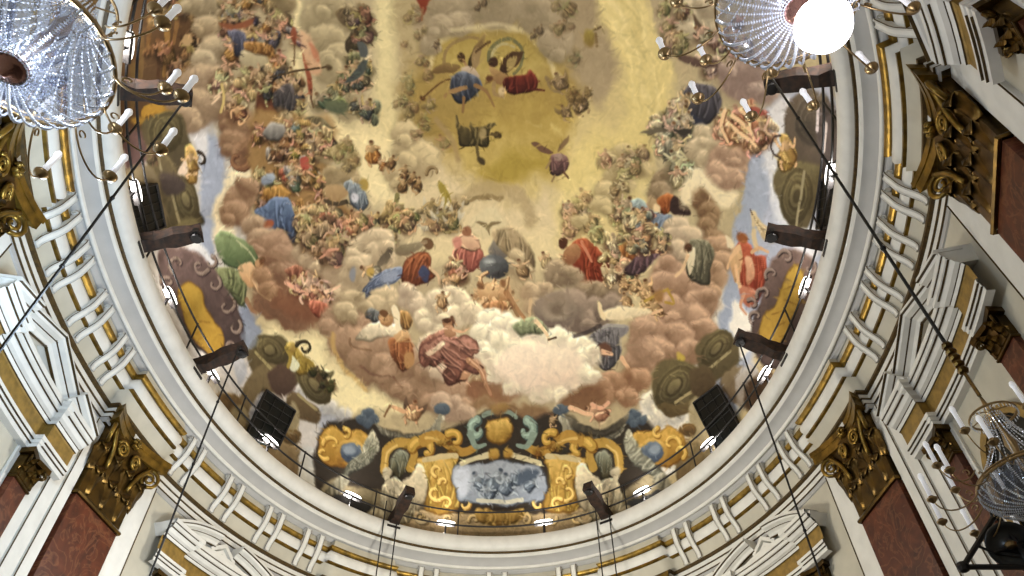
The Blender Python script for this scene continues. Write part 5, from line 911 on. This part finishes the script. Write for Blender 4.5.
tri = np.stack([(n-1)*NT+i, np.full(NT, n*NT), (n-1)*NT+j], -1)
me = bpy.data.meshes.new('ceiling'); me.vertices.add(len(vx)); me.vertices.foreach_set('co', vx.astype(np.float32).ravel())
lp = np.concatenate([q.ravel(), tri.ravel()]); me.loops.add(len(lp)); me.loops.foreach_set('vertex_index', lp.astype(np.int32))
me.polygons.add(len(q)+len(tri)); me.polygons.foreach_set('loop_start', np.concatenate([np.arange(len(q))*4, len(q)*4 + np.arange(len(tri))*3]).astype(np.int32))
me.polygons.foreach_set('use_smooth', np.ones(len(q)+len(tri), bool)); me.update(calc_edges=True)
ca = me.color_attributes.new('fresco', 'FLOAT_COLOR', 'POINT')
lc = np.where(cv <= .04045, cv/12.92, ((cv+.055)/1.055)**2.4)*FRESCO_K
ca.data.foreach_set('color', np.hstack([lc, np.ones((len(lc), 1))]).astype(np.float32).ravel())
m_, N_, L_, B_ = new_mat('fresco')
at_ = N_.new('ShaderNodeAttribute'); at_.attribute_name = 'fresco'; L_.new(at_.outputs['Color'], B_.inputs['Base Color']); B_.inputs['Roughness'].default_value = .8; B_.inputs['Specular IOR Level'].default_value = .15
me.materials.append(m_); dome = bpy.data.objects.new('ceiling', me); COL.objects.link(dome)
tag(dome, 'oval dome painted with a fresco of clouds and crowds of small figures', None, None, 'structure')
del XX, YY

# dark lunette windows at the foot of the dome
def dome_pt(px, py):
    u = unroll(np.array(px, float), np.array(py, float)); rho = np.hypot(*u); f = (1-rho)*math.pi/2; c, s = u/rho
    return np.array([CX + DA*math.cos(f)*c, CY + DB*math.cos(f)*s, DZ + HD*math.sin(f)])
for k, (quad, lab) in enumerate((([(264, 392), (293, 413), (276, 450), (244, 437)], 'dark window of small panes at the lower left foot of the dome'), ([(696, 405), (720, 387), (742, 428), (720, 452)], 'dark window of small panes at the lower right foot of the dome'),
                                 ([(122, 190), (151, 183), (160, 226), (134, 236)], 'dark window at the left foot of the dome'), ([(826, 180), (842, 170), (842, 225), (822, 228)], 'dark window at the right foot of the dome'))):
    Q = np.array([dome_pt(*p) for p in quad]); cen = Q.mean(0); inn = np.array([CX, CY, RING+2]) - cen; inn /= np.linalg.norm(inn); Q = Q + inn*.10
    nm = 'window_%d' % (k+1); r = empty(nm, cen); r['kind'] = 'structure'; r['label'] = lab
    b = MB(); b.add(list(Q) + [p - inn*.16 for p in Q], [(0, 1, 2, 3), (7, 6, 5, 4), (0, 4, 5, 1), (1, 5, 6, 2), (2, 6, 7, 3), (3, 7, 4, 0)]); local(b.build('window_pane', M['window']), r)
    b = MB()
    for i_ in range(4): b.tube([Q[i_]+inn*.02, Q[(i_+1) % 4]+inn*.02], .03, 6)
    for t in (1/3, 2/3): b.tube([Q[0]*(1-t)+Q[1]*t+inn*.02, Q[3]*(1-t)+Q[2]*t+inn*.02], .011, 5)
    for t in (.2, .4, .6, .8): b.tube([Q[0]*(1-t)+Q[3]*t+inn*.02, Q[1]*(1-t)+Q[2]*t+inn*.02], .011, 5)
    local(b.build('window_frame', M['black']), r)
# ---------------------------------------------------------------- railing on the cornice
rl = empty('railing', W(0, .05, .3)); tag(rl, 'thin black two-rail railing running round the top of the oval cornice', 'railing')
for zz in (1.16, .64):
    b = MB(); b.tube([W(s, .05, zz) for s in np.linspace(-H_, H_, 220)], .028, 6, False); local(b.build('rail', M['black']), rl)
for k in range(20):
    s = -H_ + TOT*(k+.45)/20
    b = MB(); b.tube([W(s, .05, .27), W(s, .05, 1.2)], .024, 6); local(b.build('post', M['black']), rl)

# ---------------------------------------------------------------- tube lamps standing on the cornice
def make_lamp():
    r = empty('tube_lamp', (0, 0, 0))
    b = MB(); b.prism([(-.09, 0), (.02, 0), (.05, .05), (.02, .07), (-.08, .05), (-.12, .12), (-.14, .11)], 0, -.31, .31)
    b.box(-.03, .03, -.1, -.05, -.32, .01); b.build('reflector', M['black'], r)
    b = MB(); b.tube([(x, 0, .10) for x in np.linspace(-.3, .3, 11)], [.008+.052*math.sqrt(max(0, 1-(x/.3)**2)) for x in np.linspace(-.3, .3, 11)], 10); b.build('tube', M['lamp'], r)
    return r
l0 = make_lamp(); first = True
lampS = [16.7, 13.8, 11.15, 8.2, 4.85, 1.65, -1.5, -4.95, -7.8, -10.85, -13.85, -16.9, 19.9, -20.0, 23.5, -23.6, 26.8, -26.8]
LW = {16.7: 'above the left edge window', 13.8: 'beside the left ochre cartouche', 11.15: 'at the lower left beside the cable bracket', 8.2: 'in front of the lower left dark window', 4.85: 'left of the painted white angel at the far end',
      1.65: 'just left of the blue painted medallion', -1.5: 'just right of the blue painted medallion', -4.95: 'right of the painted white angel at the far end', -7.8: 'in front of the lower right dark window',
      -10.85: 'at the lower right beside the cable bracket', -13.85: 'beside the right ochre cartouche', -16.9: 'beside the upper right dark window'}
for s in lampS:
    o = l0 if first else copy_tree(l0); first = False
    p, a = frame(s, .03, .60); o.location = tuple(map(float, p)); o.rotation_euler = (0, 0, a)
    tag(o, 'white tube lamp on the cornice, ' + LW.get(s, 'at the near end outside the view'), 'lamp', 'white tube lamps round the cornice')
    # every lamp lights the dome
    ld = bpy.data.lights.new('lamp_light', 'SPOT'); ld.spot_size = 2.7; ld.spot_blend = 1.0; ld.shadow_soft_size = .12; ld.energy = LAMP_E*5.6; ld.color = (1, .98, .95)
    lo = bpy.data.objects.new('lamp_light', ld); COL.objects.link(lo); q, _ = frame(s, .20, .37); lo.location = tuple(map(float, q))
    d = np.array([CX, CY + (q[1]-CY)*.25, RING + 6.0]) - q
    import mathutils
    lo.rotation_euler = mathutils.Vector(tuple(map(float, d))).to_track_quat('-Z', 'Y').to_euler()

# ---------------------------------------------------------------- dark brackets leaning out over the nave, and their cables
def make_bracket_arm():
    r = empty('cable_bracket', (0, 0, 0)); rng = random.Random(3)
    b = MB(); n = 9; v = []
    for i in range(n):
        t = i/(n-1); y = -.35 + 1.4*t; z = .12 + .62*t; hw = .165 + rng.uniform(-.03, .03) - .02*t; hh = .16 + rng.uniform(-.03, .03) - .03*t
        v += [(-hw, y+hh*.4, z-hh), (hw, y+hh*.4, z-hh), (hw, y-hh*.4, z+hh), (-hw, y-hh*.4, z+hh)]
    f = [(i*4+k, i*4+(k+1) % 4, i*4+4+(k+1) % 4, i*4+4+k) for i in range(n-1) for k in range(4)] + [(3, 2, 1, 0), tuple((n-1)*4+k for k in range(4))]
    b.add(v, f); b.build('arm', M['beam'], r)
    b = MB(); b.tube([(-.17, .98, .62), (.17, .98, .62)], .07, 10); b.lathe([(.0, -.03), (.11, -.03), (.13, .0), (.11, .03), (0, .03)], 12, (0, 1.0, .50)); b.build('pulley', M['black'], r)
    b = MB(); b.tube([(-.1, -.3, .05), (-.1, .3, .42)], .025, 6); b.tube([(.1, -.3, .05), (.1, .3, .42)], .025, 6); b.box(-.22, .22, -.4, .02, -.02, .06, .01); b.build('foot_plate', M['black'], r)
    return r
a0 = make_bracket_arm(); first = True
BR = {15.6: ('between the left window and left ochre cartouche', 0), 11.75: ('lower left, just above the lower left window', 1), 3.35: ('crossing the left painted pale angel', 2), -3.6: ('crossing the right painted pale angel', 2),
      -11.95: ('just below the right ochre cartouche', 1), -15.4: ('just above the right ochre cartouche', 0), -19.3: ('upper right, under the glaring lamp', 1), 19.2: ('upper left, behind the bright chandelier', 1)}
for s, (w_, c) in BR.items():
    o = a0 if first else copy_tree(a0); first = False
    p, a = frame(s, 0, .12); o.location = tuple(map(float, p)); o.rotation_euler = (0, 0, a)
    tag(o, 'dark timber arm on the cornice, ' + w_, 'bracket arm', 'dark arms leaning in from the cornice')
for s, z1, lab in ((19.22, -6.0, 'dark cable crossing the left side from the hidden bracket down to the left edge'), (11.98, -6.2, 'thin dark cable hanging past the lower left cornice'),
                   (-11.92, -6.2, 'thin dark cable hanging past the lower right cornice'), (-19.68, -6.45, 'dark cable on the right running down to the dim chandelier')):
    m = MB(); P0, P1 = W(s, -1., .62), W(s, -1., z1)
    m.tube([P0 + (P1-P0)*t for t in np.linspace(0, 1, 12)], .021, 6)
    for t in (.25, .5, .75): m.tube([P0 + (P1-P0)*(t-.003), P0 + (P1-P0)*(t+.003)], .034, 6)
    tag(m.build('hanging_cable', M['cable']), lab, 'cable')
for s, lab in ((3.72, 'left wire of the left pair'), (3.28, 'right wire of the left pair'), (-3.3, 'left wire of the right pair'), (-3.75, 'right wire of the right pair')):
    m = MB(); m.tube([W(s, -.05, .9), W(s, -.05, -1), W(s, -.05, -6)], .02, 6); tag(m.build('hanging_wire', M['cable']), 'thin dark wire over the far cornice, ' + lab, 'wire', 'paired wires over the far cornice')

# ---------------------------------------------------------------- chandeliers
def make_chandelier():
    r = empty('crystal_chandelier', (0, 0, 0)); rng = random.Random(11)
    def bead_string(pts, name, mat, n, rad):
        P = np.array(pts, float); seg = np.linalg.norm(np.diff(P, axis=0), axis=1); cu = np.concatenate([[0], np.cumsum(seg)])
        b = MB()
        for k in range(n):
            d = cu[-1]*(k+.5)/n; c = np.array([np.interp(d, cu, P[:, i]) for i in range(3)]); t = np.array([np.interp(min(d+.02, cu[-1]), cu, P[:, i]) for i in range(3)]) - c
            t /= (np.linalg.norm(t)+1e-9); u = np.cross(t, [0, 0, 1.]); u /= (np.linalg.norm(u)+1e-9); w = np.cross(t, u); L_ = cu[-1]/n*.46
            q = rad*(.85+.3*rng.random())
            v = [c-t*L_, c+u*q, c+w*q, c-u*q, c-w*q, c+t*L_]
            b.add(v, [(0, 2, 1), (0, 3, 2), (0, 4, 3), (0, 1, 4), (5, 1, 2), (5, 2, 3), (5, 3, 4), (5, 4, 1)])
        return b.build(name, mat, r)
    # lower bowl, seen from below as spokes round the finial
    NB = 34
    for k in range(NB):
        a = 2*math.pi*k/NB; pts = []
        for t in np.linspace(.10, 1, 16):
            rr = .95*math.sin(t*math.pi/2)**.9; z = .08 + .46*(1-math.cos(t*math.pi/2))**1.2; pts.append((rr*math.cos(a), rr*math.sin(a), z))
        bead_string(pts, 'bead_string', M['crystal'], 30, .019 if k % 2 else .028)
    # finer inner net of the bowl
    b = MB(); n1, n2 = 40, 6
    for k in range(n1):
        a = 2*math.pi*(k+.5)/n1
        for j in range(n2):
            t = .22 + .76*(j+.5)/n2; rr = .9*math.sin(t*math.pi/2)**.9; z = .16 + .46*(1-math.cos(t*math.pi/2))**1.2
            c = np.array((rr*math.cos(a), rr*math.sin(a), z)) + np.array([rng.uniform(-.015, .015) for _ in range(3)]); q = .028
            b.add([c+(q*.5, 0, 0), c+(0, q*.5, 0), c-(q*.5, 0, 0), c-(0, q*.5, 0), c+(0, 0, q*1.3), c-(0, 0, q*1.3)], [(0, 1, 4), (1, 2, 4), (2, 3, 4), (3, 0, 4), (1, 0, 5), (2, 1, 5), (3, 2, 5), (0, 3, 5)])
    b.build('inner_net', M['crystal2'], r)['kind'] = 'stuff'
    b = MB(); b.lathe([(.10, .15), (.35, .17), (.62, .27), (.80, .40), (.90, .56), (.86, .56), (.77, .43), (.6, .31), (.34, .21), (.08, .19)], 48, flute=24, fa=.02); b.build('glass_bowl', M['crystal2'], r, True)
    # finial
    b = MB(); b.lathe([(0, -.09), (.04, -.07), (.06, 0), (.14, .03), (.195, .09), (.20, .14), (.16, .19), (.09, .23), (.06, .26)], 24, flute=12, fa=.03); b.build('finial', M['finial'], r, True)
    # rim ring, stem, crown
    b = MB()
    b.tube([(.95*math.cos(a), .95*math.sin(a), .55) for a in np.linspace(0, 2*math.pi, 61)], .028, 8, False)
    b.tube([(.93*math.cos(a), .93*math.sin(a), .62) for a in np.linspace(0, 2*math.pi, 61)], .018, 6, False); b.build('rim_ring', M['brass'], r)
    b = MB(); b.lathe([(.03, .2), (.05, .6), (.09, .9), (.05, 1.1), (.11, 1.35), (.05, 1.6), (.04, 2.0), (.1, 2.1), (.05, 2.25), (.02, 2.5)], 16); b.build('stem', M['brass'], r, True)
    NU = 22
    for k in range(NU):      # upper basket from rim to crown
        a = 2*math.pi*(k+.5)/NU
        pts = [((.16+.76*(1-t)**1.8)*math.cos(a), (.16+.76*(1-t)**1.8)*math.sin(a), .62+1.4*t) for t in np.linspace(0, 1, 12)]
        bead_string(pts, 'upper_bead_string', M['crystal'], 26, .016)
    b = MB()
    for k in range(36):      # pendants round crown and rim
        a = 2*math.pi*k/36
        for rr, z, h in ((.95, .53, .13), (.42, 1.98, .10)):
            c = np.array((rr*math.cos(a), rr*math.sin(a), z)); b.add([c+(.016, 0, -h*.6), c+(0, .016, -h*.6), c-(.016, 0, h*.6), c-(0, .016, h*.6), c, c-(0, 0, h)], [(0, 1, 4), (1, 2, 4), (2, 3, 4), (3, 0, 4), (1, 0, 5), (2, 1, 5), (3, 2, 5), (0, 3, 5)])
    b.build('pendant_fringe', M['crystal'], r)['kind'] = 'stuff'
    b = MB(); b.tube([(.42*math.cos(a), .42*math.sin(a), 2.0) for a in np.linspace(0, 2*math.pi, 41)], .022, 6, False)
    for k in range(6): a = k*math.pi/3; b.tube([(0, 0, 2.12), (.42*math.cos(a), .42*math.sin(a), 2.0)], .012, 5)
    b.build('crown_ring', M['brass'], r)
    # candle arms in two tiers
    for tier, (n, r0, z0, r1, z1) in enumerate(((12, .93, .54, 1.72, .50), (8, .80, .95, 1.36, 1.15))):
        for k in range(n):
            a = 2*math.pi*(k+.25+.25*tier)/n; ca, sa = math.cos(a), math.sin(a)
            c = bezier((r0, 0, z0), (r0+.2, 0, z0-.3), (r1-.04, 0, z1-.42), (r1, 0, z1), 12)
            arm = MB(); arm.tube([(p[0]*ca, p[0]*sa, p[2]) for p in c], .013, 6)
            arm.tube([((r0+.16+.05*math.cos(q))*ca, (r0+.16+.05*math.cos(q))*sa, z0-.02+.05*math.sin(q)) for q in np.linspace(0, 5, 9)], .012, 5)
            ao = arm.build('candle_arm', M['brass'], r, True)
            d = MB(); d.lathe([(.0, -.06), (.03, -.055), (.05, -.03), (.09, .0), (.098, .025), (.07, .02), (.045, .03), (.05, .07), (.0, .07)], 16, (r1*ca, r1*sa, z1)); d.build('drip_pan', M['brass'], ao, True)
            d = MB(); d.lathe([(.0, .06), (.040, .06), (.040, .43), (.05, .46), (.052, .50), (.034, .55), (0, .57)], 10, (r1*ca, r1*sa, z1)); d.build('candle', M['candle'], ao, True)
    return r
ch = make_chandelier()
pL = at(5, 72, 6.6); ch.location = tuple(map(float, pL)); ch.rotation_euler = (0, 0, .2); ch.scale = (.65,)*3
tag(ch, 'large bright crystal chandelier at the upper left with white candle tubes', 'chandelier', 'crystal chandeliers hanging below the dome')
pR = at(801, 13, 8.3); c2 = copy_tree(ch); c2.location = tuple(map(float, pR)); c2.rotation_euler = (0, 0, 1.0); c2.scale = (.79,)*3
tag(c2, 'crystal chandelier at the upper right with a glaring white lamp inside', 'chandelier', 'crystal chandeliers hanging below the dome')
q = W(-19.68, -1., 0); rq = math.hypot(q[0], q[1]); rr_ = ray(1053, 508); zq = CAMZ + rq*rr_[2]/math.hypot(rr_[0], rr_[1])
c3 = copy_tree(ch); c3.location = (float(q[0]), float(q[1]), float(zq)); c3.rotation_euler = (0, 0, .1); c3.scale = (.52,)*3
tag(c3, 'dim crystal chandelier at the lower right hanging from the dark cable', 'chandelier', 'crystal chandeliers hanging below the dome')
for c, z1, lab in ((pL, RING+6.2, 'cable carrying the bright chandelier at the upper left'), (pR, RING+6.4, 'cable carrying the glaring chandelier at the upper right')):
    pass
m = MB(); m.tube([(q[0], q[1], zq+1.3), (q[0], q[1], RING-6.4)], .02, 6)
for k in range(5): m.lathe([(.0, -.05), (.05, -.03), (.06, .0), (.05, .03), (0, .05)], 8, (q[0], q[1], RING-6.45-.09*k))
tag(m.build('chain', M['oldgold']), 'short gilt chain knot above the dim lower right chandelier', 'chain')
# the glaring globe lamp beside the upper right chandelier's finial, its glare modelled as a solid ball
p = at(823, 25, 8.0)
g = empty('globe_lamp', p); tag(g, 'glaring round white lamp hanging beside the finial of the upper right chandelier', 'lamp')
b = MB(); b.lathe([(.0, -.28), (.13, -.25), (.235, -.14), (.28, .0), (.235, .13), (.13, .21), (.06, .24)], 24); b.build('globe', M['flood'], g, True)
b = MB(); b.lathe([(.08, .2), (.1, .26), (.05, .32), (.012, .36), (.012, .9), (0, .9)], 12); b.build('socket', M['brass'], g, True)
# spotlight on a triangular black frame, lower right corner
P1, P2, P3 = at(963, 567, 8.6), at(996, 514, 8.8), at(1034, 567, 8.6); Pc = at(1011, 545, 8.7); hang = np.array([q[0], q[1], zq - .05])
g = empty('spotlight_frame', P2); tag(g, 'round dark spotlight in a black triangular frame in the lower right corner', 'spotlight')
b = MB()
for A_, B_ in ((P1, P2), (P1, P3), (P2, P3)): b.tube([A_, B_], .026, 6)
b.tube([P2, hang], .018, 6); b.tube([P3, hang], .018, 6)
for A_ in (P1, P2, P3):
    b.lathe([(0, -.06), (.045, -.04), (.06, 0), (.045, .04), (0, .06)], 8, tuple(A_))
local(b.build('frame', M['black']), g)
dn = -ray(1011, 545); u = np.cross(dn, [0, 0, 1.]); u /= np.linalg.norm(u); w = np.cross(dn, u); b = MB()
v = []; prof = [(0, .02), (.05, .03), (.06, .0), (.16, .0), (.20, .04), (.215, .02), (.215, -.06), (.16, -.14), (0, -.16)]
for rr, h in prof: v += [Pc + dn*h + rr*(math.cos(t)*u + math.sin(t)*w) for t in np.linspace(0, 2*math.pi, 28, endpoint=False)]
b.add(v, [(i*28+k, i*28+(k+1) % 28, (i+1)*28+(k+1) % 28, (i+1)*28+k) for i in range(len(prof)-1) for k in range(28)]); local(b.build('lamp_head', M['lamphead'], None, True), g)
b = MB(); b.lathe([(0, -.03), (.045, -.02), (.055, .01), (.03, .035), (0, .04)], 12, tuple(Pc + dn*.06)); local(b.build('lens', M['brass']), g)
b = MB(); b.tube([Pc + .2*u, Pc*.5 + P3*.5, P3], .018, 6); b.tube([Pc - .2*u, P1*.35 + Pc*.65, P1*.6+P2*.4], .014, 6); local(b.build('yoke', M['black']), g)

# ---------------------------------------------------------------- camera, world, lights
cam = bpy.data.cameras.new('camera'); co = bpy.data.objects.new('camera', cam); COL.objects.link(co)
cam.sensor_width = 36; cam.lens = FPX/1024*36; cam.clip_end = 200
co.matrix_world = mathutils.Matrix([list(ROT[i]) + [[0, 0, CAMZ][i]] for i in range(3)] + [[0, 0, 0, 1]])
bpy.context.scene.camera = co
wd = bpy.data.worlds.new('world'); bpy.context.scene.world = wd; wd.use_nodes = True
wd.node_tree.nodes['Background'].inputs[0].default_value = (.02, .02, .02, 1)
def point(name, p, e, col, r=.4):
    l = bpy.data.lights.new(name, 'POINT'); l.energy = e; l.color = col; l.shadow_soft_size = r
    o = bpy.data.objects.new(name, l); COL.objects.link(o); o.location = tuple(map(float, p))
for a in LIGHTS: point(*a)
point('chandelier_bulb', pL + np.array([0, 0, .32]), 70, (.84, .91, 1.0), .12)
point('chandelier_bulb', pR + np.array([0, 0, .40]), 26, (.94, .92, 1.0), .12)
vs = bpy.context.scene.view_settings; vs.view_transform = 'Standard'; vs.look = 'None'; vs.gamma = 1; vs.use_curve_mapping = False; vs.exposure = EXPO
